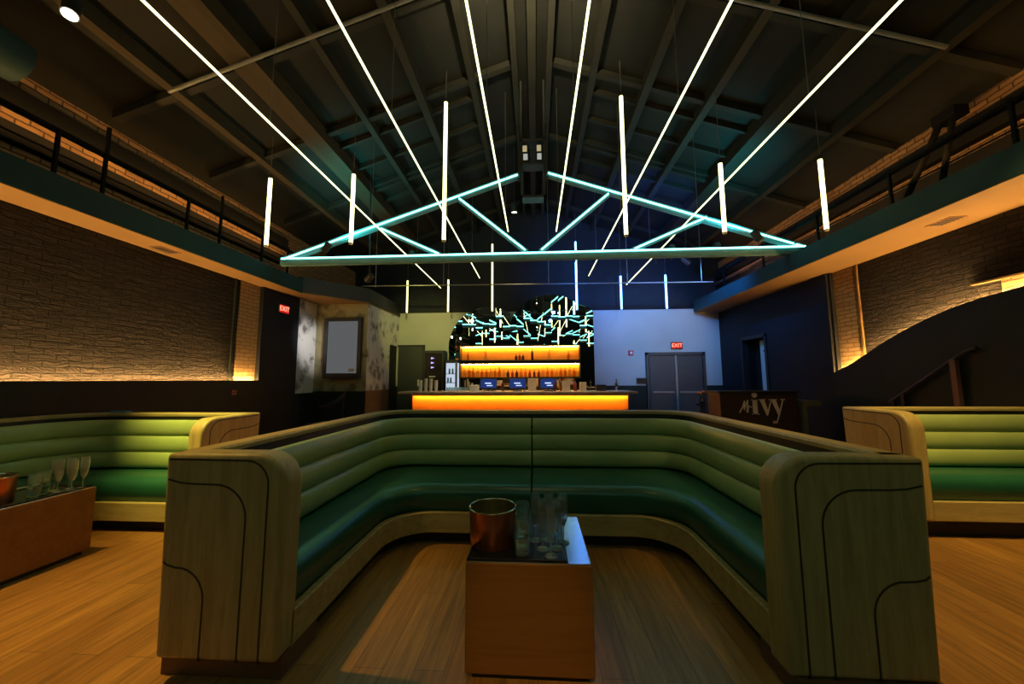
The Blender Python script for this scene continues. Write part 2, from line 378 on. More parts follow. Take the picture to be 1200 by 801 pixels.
# right wall
wr = struct(MB().box(XR, XR + .3, YF, 6.2, 0, 3.26).build('wall_right', M['brick_dark']), 'dark brown brick wall lit along a curved edge, right side', 'wall')
struct(MB().box(XR, XR + .3, YF, YB, 3.26, 4.75).build('upper_brick', M['brick_up'], wr))
struct(MB().box(XR - .02, XR + .3, 6.2, 6.60, 0, 3.26).build('pillar_right', M['brick_tan']), 'tan brick pier at the end of the right brick wall', 'pillar')
wdr = struct(MB().box(XR - .08, XR + .3, 6.60, 8.52, 0, 3.26).build('wall_right_dark', M['darkwall']), 'dark blue-black wall behind the sign stand, right side', 'wall')
struct(MB().box(XR - .08, XR + .3, 9.42, YB, 0, 3.26).build('far_piece', M['darkwall'], wdr))
struct(MB().box(XR - .08, XR + .3, 8.52, 9.42, 2.36, 3.26).build('lintel', M['darkwall'], wdr))
struct(MB().box(XR - .12, XR - .02, 6.64, 7.05, 0, 3.25).build('pilaster', M['darkwall'], wdr))
d3 = struct(MB().box(XR + .22, XR + .3, 8.52, 9.42, 0, 2.36).build('door_3', M['black']), 'dark doorway with a pale door in the right wall', 'door')
struct(MB().box(XR + .10, XR + .16, 8.58, 9.02, 0.02, 2.30).build('door_leaf', M['pale_door'], d3, bevel=.006))
struct(MB().box(XR - .10, XR + .05, 8.46, 8.54, 0, 2.40).box(XR - .10, XR + .05, 9.40, 9.48, 0, 2.40).box(XR - .10, XR + .05, 8.46, 9.48, 2.34, 2.42).build('door_frame', M['black'], d3))
struct(MB().box(XR + .075, XR + .10, 8.66, 8.86, 2.02, 2.06).build('door_closer', M['black'], d3))
# curved charcoal wainscot on the right
arc = [(6.58, 1.46), (6.2, 1.60), (5.9, 1.75), (5.62, 1.89), (5.3, 2.03), (5.0, 2.14), (4.7, 2.225), (4.4, 2.285), (4.1, 2.32), (3.7, 2.35), (3.2, 2.36)]
tr = struct(MB().prism([(6.58, 0)] + arc + [(YF, 2.36), (YF, 0)], lambda a, b, d: (d, a, b), XR - .20, XR).build('trim_2', M['wainscot']), 'charcoal wainscot with curved top on the right wall', 'trim')
# the strip lies on top of the curve, behind its front edge
led = thing('light_strip', 'warm light strip glowing along the curved wainscot of the right wall', 'light strip', (XR - .05, 4.5, 2.2), group=None)
mb = MB()
for (a, b), (c, d) in zip(arc, arc[1:]):
    mb.add([(XR - .07, a, b + .004), (XR - .04, a, b + .004), (XR - .04, c, d + .004), (XR - .07, c, d + .004), (XR - .07, a, b + .014), (XR - .04, a, b + .014), (XR - .04, c, d + .014), (XR - .07, c, d + .014)],
           [(0, 1, 2, 3), (4, 7, 6, 5), (0, 4, 5, 1), (2, 6, 7, 3), (1, 5, 6, 2), (0, 3, 7, 4)])
mb.build('diffuser', M['led_warm_r'], led)
mb = MB()
for (a, b), (c, d) in zip(arc, arc[1:]):
    mb.add([(XR - .20, a, b), (XR - .185, a, b), (XR - .185, c, d), (XR - .20, c, d), (XR - .20, a, b + .02), (XR - .185, a, b + .02), (XR - .185, c, d + .02), (XR - .20, c, d + .02)],
           [(0, 1, 2, 3), (4, 7, 6, 5), (0, 4, 5, 1), (2, 6, 7, 3), (1, 5, 6, 2), (0, 3, 7, 4)])
mb.build('front_lip', M['wainscot'], led)
led = thing('light_strip', 'warm light strip glowing along the straight ledge of the left brick wall', 'light strip', (XL + .05, 3, 1.39))
MB().box(XL + .040, XL + .070, -1.0, 6.68, 1.369, 1.379).build('diffuser', M['led_warm'], led)
MB().box(XL + .070, XL + .080, -1.0, 6.68, 1.365, 1.377).build('channel', M['pipe'], led)
# right boxed beam
br_ = struct(MB().box(4.48, XR, YF, 10.35, 3.26, 3.56).build('beam_right', M['face']), 'long dark boxed beam on the right with tan underside', 'beam')
struct(MB().box(4.485, XR, YF, 10.35, 3.25, 3.262).build('underside', M['soffit'], br_))
# tan nib and rail high on the right wall
nb = struct(MB().box(XR - .03, XR, 3.1, 4.34, 2.32, 2.50).build('trim_3', M['brick_tan']), 'tan brick nib above the curve at the right edge', 'trim')
struct(MB().box(XR - .05, XR, 3.1, 4.62, 2.50, 2.525).build('cap', M['soffit'], nb))
# thin bright edge line of the right pier
struct(MB().box(XR - .03, XR, 6.13, 6.165, 1.6, 3.25).build('trim_4', M['soffit']), 'thin pale corner bead beside the right brick pier', 'trim')
struct(MB().box(XL, XL + .03, 6.13, 6.16, 1.4, 3.25).build('trim_5', M['wainscot']), 'thin dark corner bead beside the left brick pier', 'trim')
# back wall
wbk = struct(MB().box(-4.5, XR + .3, YB, YB + .3, 1.21, 3.38).build('wall_back', M['backwall']), 'pale painted back wall behind the bar', 'wall')
struct(MB().box(-4.5, XR + .3, YB, YB + .3, 0, 1.21).build('wainscot', M['wainscot'], wbk))
struct(MB().prism([(XL - .3, 3.38), (XR + .3, 3.38), (XR + .3, 4.7), (0, RIDGE), (XL - .3, 4.7)], lambda a, b, d: (a, d, b), YB - .012, YB + .3).build('upper_field', M['backdark'], wbk))
# room behind the camera (seen only in the mirrors)
struct(MB().box(XL - .3, XR + .3, YF - .2, YF, 0, 6.7).build('wall_front', M['darkwall']), 'dark wall closing the room behind the viewer', 'wall')
# doors
d1 = struct(MB().box(-4.03, -3.30, YB - .05, YB, 0, 2.36).build('door_1', M['door'], bevel=.004), 'dark single door left of the bar', 'door')
struct(MB().box(-3.42, -3.38, YB - .10, YB - .05, 1.22, 1.40).build('door_plate', M['white_plastic'], d1))
struct(MB().box(-3.30, -3.24, YB - .06, YB, 0, 2.40).box(-4.05, -3.24, YB - .06, YB, 2.36, 2.42).build('door_frame', M['black'], d1))
d2 = struct(MB().box(3.16, 4.72, YB - .03, YB, 0, 2.10).build('door_2', M['door_grey']), 'dark grey double door in the back wall', 'door')
for x0, x1 in ((3.22, 3.925), (3.955, 4.66)):
    lf = struct(MB().box(x0, x1, YB - .07, YB - .03, .02, 2.04).build('door_leaf', M['door_grey'], d2, bevel=.006))
    struct(MB().box(x0 + .06, x1 - .06, YB - .12, YB - .08, 1.0, 1.05).build('push_bar', M['pipe'], lf))
struct(MB().box(3.13, 3.20, YB - .09, YB, 0, 2.14).box(4.68, 4.75, YB - .09, YB, 0, 2.14).box(3.13, 4.75, YB - .09, YB, 2.06, 2.14).build('door_frame', M['door'], d2))
struct(MB().box(3.915, 3.965, YB - .10, YB - .03, 0, 2.06).build('mullion', M['pipe'], d2))

# ------------------------------------------------------------------ upper gallery behind the beams
def rail(name, label, x, y0, y1, posts, bars, sg):
    t = thing(name, label, 'railing', (x, (y0 + y1) / 2, 3.56))
    for z, r in bars: MB().tube([(x, y0, z), (x, y1, z)], r, 8).build('rail', M['gallery'], t, True)
    zt_ = bars[0][0]; MB().box(min(x + sg * .024, x + sg * .03), max(x + sg * .024, x + sg * .03), y0, y1, zt_ - .013, zt_ + .013).build('light_strip', M['led_upper'], t)
    MB().box(min(x, x + sg * .065), max(x, x + sg * .065), y0, y1, zt_ - .024, zt_ - .02).box(min(x, x + sg * .02), max(x, x + sg * .02), y0, y1, zt_ - .024, zt_ + .02).build('hood', M['black'], t)
    for y, z in posts: MB().box(x - .015, x + .015, y - .015, y + .015, 3.56, z).build('post', M['gallery'], t)
    return t
rail('pipe_railing', 'dark metal railing standing on the left boxed beam', -5.03, -1, 7.2, [(1.2, 4.38), (2.3, 4.05), (3.29, 4.05), (3.72, 4.40), (4.75, 4.05), (5.30, 4.38), (6.2, 4.05), (6.9, 4.1)], [(4.06, .018), (3.80, .010)], -1)
rail('pipe_railing', 'dark metal railing standing on the right boxed beam', 4.56, -1, 9.5, [(2.4, 4.05), (3.5, 4.05), (4.7, 4.05), (5.9, 4.05), (7.3, 4.0), (8.8, 4.0)], [(4.02, .018), (3.74, .012)], 1)
def duct(label, x, y0, y1, z0, z1, d=.12):
    o = MB().box(x, x + d, y0, y1, z0, z1).build('wall_beam', M['gallery'], None, bevel=.01); tag(o, label, 'beam', kind='structure')
duct('upper black beam running along the left gallery wall', XL, YF, 7.3, 4.22, 4.43)
duct('lower black beam running along the left gallery wall', XL, YF, 7.3, 3.86, 4.05)
duct('upper black beam running along the right gallery wall', XR - .12, YF, YB, 4.18, 4.46)
duct('lower black beam running along the right gallery wall', XR - .12, YF, YB, 3.80, 4.04)
for k, (x, z, r, y1, lb) in enumerate([(-5.22, 3.592, .032, 7.2, 'grey conduit lying on the left boxed beam'), (4.86, 3.60, .04, 10, 'thick conduit lying on the right boxed beam'), (4.95, 3.582, .022, 10, 'thin conduit lying beside the thick one on the right beam')]):
    tag(MB().tube([(x, -1, z), (x, y1, z)], r, 10).build('conduit', M['rust'] if k == 1 else M['steel_dark'], None, True), lb, 'pipe')
t = thing('diagonal_brace', 'dark forked brace between right beam and roof', 'brace', (4.75, 4.4, 3.56))
MB().tube([(4.72, 4.3, 3.56), (5.05, 4.35, 4.62)], .03, 8).build('strut', M['gallery'], t, True)
MB().tube([(4.72, 4.75, 3.56), (5.02, 4.5, 4.5)], .035, 8).build('strut', M['gallery'], t, True)
MB().box(4.98, 5.15, 4.3, 4.55, 4.5, 4.62).build('bracket', M['gallery'], t)
for x, y, lb in ((-5.23, 4.67, 'dark air grille in the left beam underside'), (4.9, 4.46, 'dark air grille in the right beam underside')):
    t = thing('ceiling_vent', lb, 'vent', (x, y, 3.25))
    MB().box(x - .09, x + .09, y - .14, y + .14, 3.243, 3.25).build('frame', M['plinth_brown'], t)
    mb = MB()
    for k in range(6): mb.box(x - .07, x + .07, y - .12 + k * .042, y - .10 + k * .042, 3.238, 3.243)
    mb.build('louvre', M['black'], t)

# ------------------------------------------------------------------ banquettes
ZT = 1.04
def arcpts(cx_, cz_, r, a0, a1, n=8):
    return [(cx_ + r * math.cos(a0 + (a1 - a0) * k / n), cz_ + r * math.sin(a0 + (a1 - a0) * k / n)) for k in range(n + 1)]
def end_panel(par, fn, W, side, scale=1.0, thick=.14, zt=ZT):
    """fn(s, z, d): s from the outer edge inwards, d into the panel"""
    R = .15
    poly = [(.03, .10), (W, .10)] + arcpts(W - R, zt - R, R, 0, PI / 2) + [(0, zt)]
    p = MB().prism(poly, fn, 0, thick).build('end_panel', M['oak_v'], par, True, bevel=.022, segs=4, angle=50)
    def G(inset, top, r): return [(W - inset, .10)] + arcpts(W - inset - r, zt - top - r, r, 0, PI / 2)
    g1 = G(.085, .030, .115) + [(.02, zt - .026)]
    g2 = G(.19, .145, .16) + [(.16, zt - .143), (.09, zt - .138), (.024, zt - .122)]
    g3 = G(.375, .53, .145)[:-1] + [(W - .53, zt - .531), (.09, zt - .528), (.055, zt - .52), (.036, zt - .505)]
    for g in (g1, g2, g3):
        MB().ribbon(g, .0045, fn, -.0012, .008).build('groove', M['groove'], p)
    return p
def bench(t, path, face, cap, seat, board, plinth, split, zt=ZT, outer_plinth=.05, dz=0.0):
    """path(ta, tb, r) -> 2-D polyline at inset ta (arms) / tb (back); all polylines share their length"""
    zt = ZT
    def P(pr, z): return [(p.x, p.y, z + dz if z > 0 else 0.0) for p in pr]
    o0 = path(0, 0, .34); o1 = path(.03, .03, .33)
    def closed(ring_list, name, mat, a=0, b=None, **kw):
        rows = [r[a:b] for r in ring_list]
        n = len(rows[0]); sec = [[row[k] for row in rows] for k in range(n)]
        return MB().loft(sec, True, True).build(name, mat, t, **kw)
    closed([P(o0, .10), P(o0, zt - .03), P(o1, zt - .03), P(o1, .10)], 'outer_shell', M['oak_x'])
    ci = path(cap, cap, .30); ci2 = path(cap - .012, cap - .012, .30); oo = path(.012, .012, .335)
    closed([P(o0, zt - .03), P(o0, zt - .012), P(oo, zt), P(ci2, zt), P(ci, zt - .012), P(ci, zt - .035), P(path(cap - .03, cap - .03, .3), zt - .035)], 'wood_cap', M['oak_x'], smooth=True)
    # channelled back: three rolls
    fa, fb = face
    z0, z1 = .47, zt - .066; hch = (z1 - z0) / 3
    N = len(o0)
    def roll(dt, z): return P(path(fa + dt - .05 + .012, fb + dt - .05 + .012, .30), z)
    sec = [P(path(cap + .085, cap + .085, .29), z1 - .03)]
    prof = []
    for c in (2, 1, 0):
        zb = z0 + c * hch
        for k in range(11):
            q = (1 - math.cos(PI * k / 10)) / 2
            prof.append((.036 * math.sin(PI * q) ** .42 if 0 < q < 1 else 0.0, zb + hch * (1 - q) * 1.0))
    tilt = lambda z: .03 * (1 - (z - z0) / (z1 - z0))
    sec += [roll(dt + tilt(z), z) for dt, z in prof]
    sec += [P(path(cap + .085, cap + .085, .29), z0)]
    sa, sb = seat
    zs = .475
    def seatring(ta, tb, z): return P(path(ta, tb, .32), z)
    sring = [seatring(fa - .03, fb - .03, .30), seatring(fa - .03, fb - .03, zs - .02), seatring(fa + .1, fb + .1, zs), seatring(sa - .10, sb - .10, zs + .004), seatring(sa - .045, sb - .045, zs - .006), seatring(sa - .012, sb - .012, zs - .035),
             seatring(sa, sb, zs - .075), seatring(sa - .006, sb - .006, .33), seatring(sa - .03, sb - .03, .262), seatring(fa - .03, fb - .03, .262)]
    cuts = [(0, None)] if split is None else [(0, split + 1), (split, None)]
    for a, b in cuts:
        s2 = [list(r) for r in sec]; q2 = [list(r) for r in sring]
        if split is not None:
            e = split; sg = -1 if a == 0 else 1
            for rr in s2 + q2: rr[e] = (rr[e][0] + .008 * sg, rr[e][1], rr[e][2])
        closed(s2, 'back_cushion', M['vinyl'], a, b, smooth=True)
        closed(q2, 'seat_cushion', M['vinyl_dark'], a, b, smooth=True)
    closed([P(path(.04, .04, .32), zt - .17), P(path(.04, .04, .32), zt - .036), P(path(cap - .006, cap - .006, .30), zt - .036), P(path(cap - .006, cap - .006, .30), zt - .15), P(path(fa, fb, .30), zt - .15), P(path(fa, fb, .30), zt - .17)], 'gap_shade', M['plinth_dark'])  # black strip standing in for the shade in the cap slot
    ba, bb = board
    closed([P(path(ba - .05, bb - .05, .34), .10), P(path(ba - .05, bb - .05, .34), .262), P(path(ba - .006, bb - .006, .34), .268), P(path(ba, bb, .34), .262), P(path(ba, bb, .34), .106), P(path(ba - .006, bb - .006, .34), .10)], 'kick_board', M['oak_x'], smooth=True)
    pa, pb = plinth
    closed([P(path(outer_plinth, outer_plinth, .32), 0), P(path(outer_plinth, outer_plinth, .32), .10), P(path(pa, pb, .34), .10), P(path(pa, pb, .34), 0)], 'plinth', M['plinth_dark'])

# centre booth (U, open to the viewer)
CXB, HW, YFR, YBK = -.04, 1.79, 1.76, 4.35
booth = thing('banquette_booth', 'large U-shaped green channel-tufted booth with pale oak shell in the centre', 'booth', (CXB, 3.0, 0), group='green banquettes')
def cpath(ta, tb, r):
    x0, x1 = CXB - HW + ta, CXB + HW - ta; y = YBK - tb
    return rpath([(x0, YFR + .08), (x0, y), (x1, y), (x1, YFR + .10)], [r, r], 9, 8)
mid = 8 + 9 + 4
bench(booth, cpath, (.235, .34), .13, (.60, 1.13), (.625, 1.16), (.55, 1.08), mid)
end_panel(booth, lambda s, z, d: (CXB - HW + s, YFR - .03 + d, z), .625, -1)
end_panel(booth, lambda s, z, d: (CXB + HW - s, YFR + .03 + d, z), .655, 1)
MB().box(CXB - HW + .02, CXB - HW + .62, YFR + .02, YFR + .3, 0, .10).build('front_plinth', M['plinth_brown'], booth)
MB().box(CXB + HW - .62, CXB + HW - .02, YFR + .02, YFR + .3, 0, .10).build('front_plinth', M['plinth_brown'], booth)
# left bench (L) along the back of its bay and the left wall
XE, YO, XW = -3.10, 3.97, XL + .23
lb = thing('banquette_booth', 'green channel-tufted corner booth against the left brick wall', 'booth', (-4.2, 3.6, 0), group='green banquettes')
def lpath(ta, tb, r):
    return rpath([(XE - .06, YO - tb), (XW + ta, YO - tb), (XW + ta, .6)], [r + .1], 9, 8)
bench(lb, lpath, (.235, .235), .13, (.665, .665), (.69, .69), (.60, .60), None)
end_panel(lb, lambda s, z, d: (XE - d, YO - s, z), .72, 1)
# right bench (straight)
XS, YO2 = 3.33, 4.22
rb = thing('banquette_booth', 'green channel-tufted bench in front of the right curved wainscot', 'booth', (4.2, 3.9, 0), group='green banquettes')
def rpath_(ta, tb, r):
    return rpath([(XS + .06, YO2 - tb), (XR - .205, YO2 - tb)], [], 9, 10)
bench(rb, rpath_, (.235, .235), .13, (.665, .665), (.69, .69), (.60, .60), None, dz=.05)
end_panel(rb, lambda s, z, d: (XS + d, YO2 - s, z + .05), .71, 1)
o = MB().box(-4.82, -4.62, 3.86, 3.93, ZT, ZT + .018).build('folded_cloth', M['blue_cloth'], None, bevel=.006)
tag(o, 'small flat blue cloth lying on the left booth cap', 'cloth')

# ------------------------------------------------------------------ bottle-service tables
TZ = .53
def make_table(label, x, y, w=.605, d=.60):
    t = thing('coffee_table', label, 'table', (x, y, 0), group='brown bottle service tables')
    MB().box(x - w / 2, x + w / 2, y - d / 2, y + d / 2, .035, TZ - .006).build('body', M['table'], t, bevel=.004)
    MB().box(x - w / 2 + .006, x + w / 2 - .006, y - d / 2 + .006, y + d / 2 - .006, TZ - .006, TZ).build('top', M['table_top'], t, bevel=.002)
    MB().box(x - w / 2 + .03, x + w / 2 - .03, y - d / 2 + .03, y + d / 2 - .03, 0, .035).build('plinth', M['plinth_dark'], t)
    return t
make_table('brown box table with tray in the middle of the central booth', -.041, 2.12)
make_table('brown box table in front of the left corner booth', -3.96, 2.60)
def make_tray(label, x, y, w, d):
    t = thing('serving_tray', label, 'tray', (x, y, TZ), group='black serving trays')
    MB().box(x - w / 2, x + w / 2, y - d / 2, y + d / 2, TZ, TZ + .005).build('base', M['black_gloss'], t)
    mb = MB()
    for a in ((x - w / 2, x + w / 2, y - d / 2, y - d / 2 + .006), (x - w / 2, x + w / 2, y + d / 2 - .006, y + d / 2), (x - w / 2, x - w / 2 + .006, y - d / 2, y + d / 2), (x + w / 2 - .006, x + w / 2, y - d / 2, y + d / 2)):
        mb.box(*a, TZ, TZ + .012)
    mb.build('rim', M['black'], t)
make_tray('black tray on the table of the central booth', -.095, 2.115, .485, .575)
make_tray('black tray on the left brown table', -3.90, 2.60, .46, .56)
ZG = TZ + .005
# bucket body must be open at the top: build as a wall, not a capped solid
def open_bucket(label, x, y, r=.125, h=.185):
    t = thing('ice_bucket', label, 'bucket', (x, y, ZG), group='copper ice buckets'); n = 48
    ring = lambda rr, z: [(x + rr * math.cos(2 * PI * k / n), y + rr * math.sin(2 * PI * k / n), ZG + z) for k in range(n)]
    MB().loft([ring(.001, 0), ring(r * .90, 0), ring(r * .94, .006), ring(r, h)], True).build('body', M['copper'], t, True)
    MB().loft([ring(r - .003, h), ring(r * .93, .012), ring(.001, .012)], True).build('lining', M['brass_in'], t, True)
    pts = [(x + (r - .001) * math.cos(2 * PI * k / 48), y + (r - .001) * math.sin(2 * PI * k / 48), ZG + h) for k in range(49)]
    MB().tube(pts, .0042, 8, False).build('rim', M['rim'], t, True)
    return t
open_bucket('copper ice bucket on the black tray of the central table', -.235, 2.02)
open_bucket('copper ice bucket on the left table, cut by the photo edge', -3.88, 2.42)
# glasses
def tumbler_mesh():
    n = 24; ring = lambda r, z: [(r * math.cos(2 * PI * k / n), r * math.sin(2 * PI * k / n), z) for k in range(n)]
    return MB().loft([ring(.001, 0), ring(.029, 0), ring(.032, .006), ring(.038, .085), ring(.0355, .085), ring(.030, .016), ring(.001, .014)], True)
def flute_parts(t):
    n = 24; ring = lambda r, z: [(r * math.cos(2 * PI * k / n), r * math.sin(2 * PI * k / n), z) for k in range(n)]
    MB().loft([ring(.001, 0), ring(.032, 0), ring(.032, .003), ring(.008, .008), ring(.001, .009)], True).build('foot', M['glass'], t, True, world=False)
    MB().loft([ring(.001, .008), ring(.005, .009), ring(.0038, .05), ring(.005, .075), ring(.001, .076)], True).build('stem', M['glass'], t, True, world=False)
    MB().loft([ring(.001, .074), ring(.012, .082), ring(.024, .125), ring(.0265, .17), ring(.0245, .245), ring(.0232, .245), ring(.0252, .17), ring(.0226, .126), ring(.010, .086), ring(.001, .084)], True).build('bowl', M['frost'], t, True, world=False)
fl0 = None
def flute(x, y, label, group):
    global fl0
    if fl0 is None:
        fl0 = thing('champagne_flute', label, 'glass', (x, y, ZG), 0, group); flute_parts(fl0); return fl0
    c = copy_tree(fl0); c.location = (x, y, ZG); c['label'] = label; c['group'] = group; return c
G1 = 'champagne flutes on the central table'
for x, y, lb_ in [(-.005, 2.055, 'clear champagne flute in the far row beside the tumblers'), (.068, 2.06, 'clear champagne flute in the middle of the far row'), (.142, 2.05, 'clear champagne flute in the far row next to the blue-lit table edge'),
                  (.03, 1.955, 'clear champagne flute left in the near pair behind the front one'), (.105, 1.965, 'clear champagne flute right in the near pair behind the front one'), (.07, 1.885, 'clear champagne flute nearest the front edge of the central tray')]:
    flute(x, y, lb_, G1)
tb0 = None
def tumbler(x, y, z, label, group):
    global tb0
    if tb0 is None:
        tb0 = tumbler_mesh().build('tumbler_glass', M['glass'], None, True); c = tb0
    else:
        c = tb0.copy(); COL.objects.link(c)
    c.location = (x, y, z); tag(c, label, 'glass', group); return c
G2 = 'stacked tumblers on the central table'
for i, (x, y, nm) in enumerate([(-.075, 1.90, 'nearest'), (-.070, 2.02, 'middle'), (-.080, 2.13, 'farthest')]):
    tumbler(x, y, ZG, f'clear tumbler at the bottom of the {nm} stack beside the copper bucket', G2)
    tumbler(x + .002, y, ZG + .087, f'clear tumbler on top of the {nm} stack beside the copper bucket', G2)
G3 = 'stacked tumblers on the left table'
for i, (x, y, nm) in enumerate([(-3.76, 2.58, 'nearer'), (-3.80, 2.66, 'farther')]):
    tumbler(x, y, ZG, f'clear tumbler at the bottom of the {nm} stack on the left table', G3)
    tumbler(x, y, ZG + .087, f'clear tumbler on top of the {nm} stack on the left table', G3)
G4 = 'champagne flutes on the left table'
for i, (x, y) in enumerate([(-3.82, 2.74), (-3.75, 2.71), (-3.76, 2.79), (-3.69, 2.755), (-3.70, 2.835)]):
    flute(x, y, 'clear champagne flute in the cluster on the left brown table', G4)

# ------------------------------------------------------------------ roof truss with light strips
def make_truss(Y, label):
    t = thing('roof_truss', label, 'truss', (-.03, Y, 3.6), group='lit roof trusses')
    def member(name, a, b, half, z_led, ledname='light_strip'):
        (xa, za), (xb, zb) = a, b
        L = math.hypot(xb - xa, zb - za); ux, uz = (xb - xa) / L, (zb - za) / L; nx, nz = -uz, ux
        if nz < 0: nx, nz = -nx, -nz
        fn = lambda p, q, d: (p, Y + d, q)
        def bar(mb, o0, o1, d0, d1, k=0.0):
            return mb.prism([(xa + ux * k + nx * o0, za + uz * k + nz * o0), (xb - ux * k + nx * o0, zb - uz * k + nz * o0), (xb - ux * k + nx * o1, zb - uz * k + nz * o1), (xa + ux * k + nx * o1, za + uz * k + nz * o1)], fn, d0, d1)
        m = bar(MB(), -half, half, -.05, .05).build(name, M['truss'], t)
        bar(bar(MB(), z_led - .013, z_led + .013, -.066, -.05, .03), z_led - .013, z_led + .013, .05, .066, .03).build('light_strip', M['led_teal'], m)
    member('bottom_chord', (-4.86, 3.655), (4.78, 3.635), .065, .06)
    member('top_chord', (-4.80, 3.70), (-.26, 5.235), .05, 0)
    member('top_chord', (4.72, 3.69), (.26, 5.245), .05, 0)
    for a, b in (((-2.92, 4.27), (-1.74, 3.72)), ((-1.42, 4.82), (-.13, 3.74)), ((1.41, 4.81), (.12, 3.74)), ((3.13, 4.29), (1.79, 3.72))):
        member('web_strut', a, b, .04, 0)
    MB().box(-.28, -.20, Y - .04, Y + .06, 5.15, RIDGE - .3).box(.20, .28, Y - .04, Y + .06, 5.15, RIDGE - .3).build('king_post', M['steel_dark'], t)
    return t
make_truss(6.5, 'gabled roof truss outlined in teal-white light strips across the room')
make_truss(-2.6, 'lit roof truss behind the viewer, seen only in the bar mirror')

# long ceiling tubes running down the room
ZTB = H + 2.70
for i, (kx, yend, lbl) in enumerate([(-1.025, 10.35, 'outermost left'), (-.538, 9.38, 'second from left'), (-.172, 6.38, 'left of the ridge'), (.155, 6.44, 'right of the ridge'), (.533, 9.40, 'second from right'), (.985, 10.40, 'outermost right')]):
    x = kx * 2.70
    t = thing('ceiling_light_tube', f'long thin white light tube running down the room, {lbl} of the six' if 'most' in lbl or 'second' in lbl else f'long thin white light tube running down the room just {lbl}', 'light tube', (x, 3, ZTB), group='long light tubes')
    MB().tube([(x, -5.5, ZTB), (x, yend, ZTB)], .0105, 8).build('diffuser', M['tube'], t)
    MB().tube([(x, yend, ZTB), (x, yend + .04, ZTB)], .014, 8).build('end_cap', M['steel_dark'], t)
    for y in (1.0, 3.4, 5.8, 8.2):
        if y < yend: MB().tube([(x, y, ZTB + .015), (x, y, roofz(x) - .02)], .004, 6).build('hanger_wire', M['cable'], t)
def hang_tube(x, y, z0, z1, label, group, mat, r=.027):
    t = thing('hanging_light_tube', label, 'light tube', (x, y, z0), group=group)
    MB().tube([(x, y, z0 + .02), (x, y, z1 - .02)], r, 12).build('diffuser', M[mat], t, True)
    MB().lathe([(r * 1.05, 0), (r * 1.05, .02)], (x, y, z0), 12).build('bottom_cap', M['white_plastic'], t)
    MB().lathe([(r * 1.05, 0), (r * 1.05, .02), (.008, .07)], (x, y, z1 - .02), 12).build('top_cap', M['steel_dark'], t)
    MB().tube([(x, y, z1 + .04), (x, y, roofz(x) - .02)], .005, 6).build('hanger_wire', M['cable'], t)
ROW = [('far left', -4.0, 4.48), ('second from left', -2.69, 4.49), ('left of centre, one of the long pair', -1.3, 5.58), ('right of centre, one of the long pair', 1.3, 5.53), ('second from right', 2.64, 4.43), ('far right', 3.98, 4.43)]
for lbl, x, z1 in ROW:
    hang_tube(x, 5.0, 3.39, z1, f'thick white vertical tube before the truss, {lbl}', 'vertical tubes before the truss', 'tube_hang')
for lbl, x, z1 in ROW:
    xx = x * .91; z1b = 5.28 if z1 > 5 else 4.26
    hang_tube(xx, 10.0, 3.29, z1b, f'thin vertical tube before the back wall, {lbl}', 'vertical tubes by the back wall', 'tube_blue' if x > 0 else 'tube_olive', .024)
for lbl, x, z1 in ROW:
    if abs(x) < 3.9: hang_tube(x, -1.6, 3.39, z1, f'white vertical tube mirrored above the bar, {lbl}', 'vertical tubes behind the viewer', 'tube_hang')

# pipe across the room with hangers, ridge rig, track spots
t = thing('sprinkler_pipe', 'thin grey pipe slung across the room before the back wall', 'pipe', (0, 8.5, 3.66))
MB().tube([(-4.25, 8.5, 3.70), (4.15, 8.5, 3.63)], .014, 8).build('pipe', M['pipe'], t, True)
for x in (-3.9, -2.2, .35, 2.2, 3.9): MB().tube([(x, 8.5, 3.66), (x, 8.5, roofz(x) - .1)], .007, 6).build('hanger_rod', M['pipe'], t)
t = thing('ridge_light_rig', 'dark lighting rig under the ridge with four small lit lamps', 'light rig', (0, 5.5, 4.9))
MB().box(-.20, -.17, 5.45, 5.65, 4.25, RIDGE - .3).box(.17, .20, 5.45, 5.65, 4.25, RIDGE - .3).box(-.2, .2, 5.45, 5.65, 4.25, 4.29).box(-.2, .2, 5.45, 5.65, 4.80, 4.84).box(-.2, .2, 5.45, 5.65, 5.2, 5.24).build('frame', M['steel_dark'], t)
for x, z, mt in ((-.125, 5.06, 'rig_lamp'), (.10, 5.06, 'rig_lamp'), (-.115, 4.92, 'rig_lamp2'), (.105, 4.92, 'rig_lamp2')):
    b = MB().box(x - .055, x + .055, 5.44, 5.6, z - .07, z + .07).build('lamp_head', M['black'], t, bevel=.008)
    MB().box(x - .034, x + .034, 5.432, 5.44, z - .05, z + .05).build('lens', M[mt], b)
def spot_fixture(label, loc, aim, lens, group, r=.06, L=.2, up=None):
    loc = Vector(loc); d = (Vector(aim) - loc).normalized()
    t = thing('spotlight', label, 'spotlight', loc, group=group)
    MB().tube([loc - d * L, loc - d * L * .8, loc - d * .02, loc], [r * .6, r, r, r * 1.06], 16).build('housing', M['black'], t, True)
    MB().tube([loc, loc + d * .006], r * .85, 16).build('lens', M[lens], t)
    z = up if up is not None else roofz(loc.x) - .02
    MB().tube([loc - d * L * .5, (loc.x, loc.y, z)], .012, 8).build('bracket', M['black'], t)
    return d
def lamp(loc, aim, col, power, angle=40, blend=.6, size=.05, name='spot_beam'):
    l = bpy.data.lights.new(name, 'SPOT'); l.energy = power; l.color = col; l.spot_size = math.radians(angle); l.spot_blend = blend; l.shadow_soft_size = size
    o = bpy.data.objects.new(name, l); COL.objects.link(o); o.location = loc
    o.rotation_euler = (Vector(aim) - Vector(loc)).to_track_quat('-Z', 'Y').to_euler(); return o
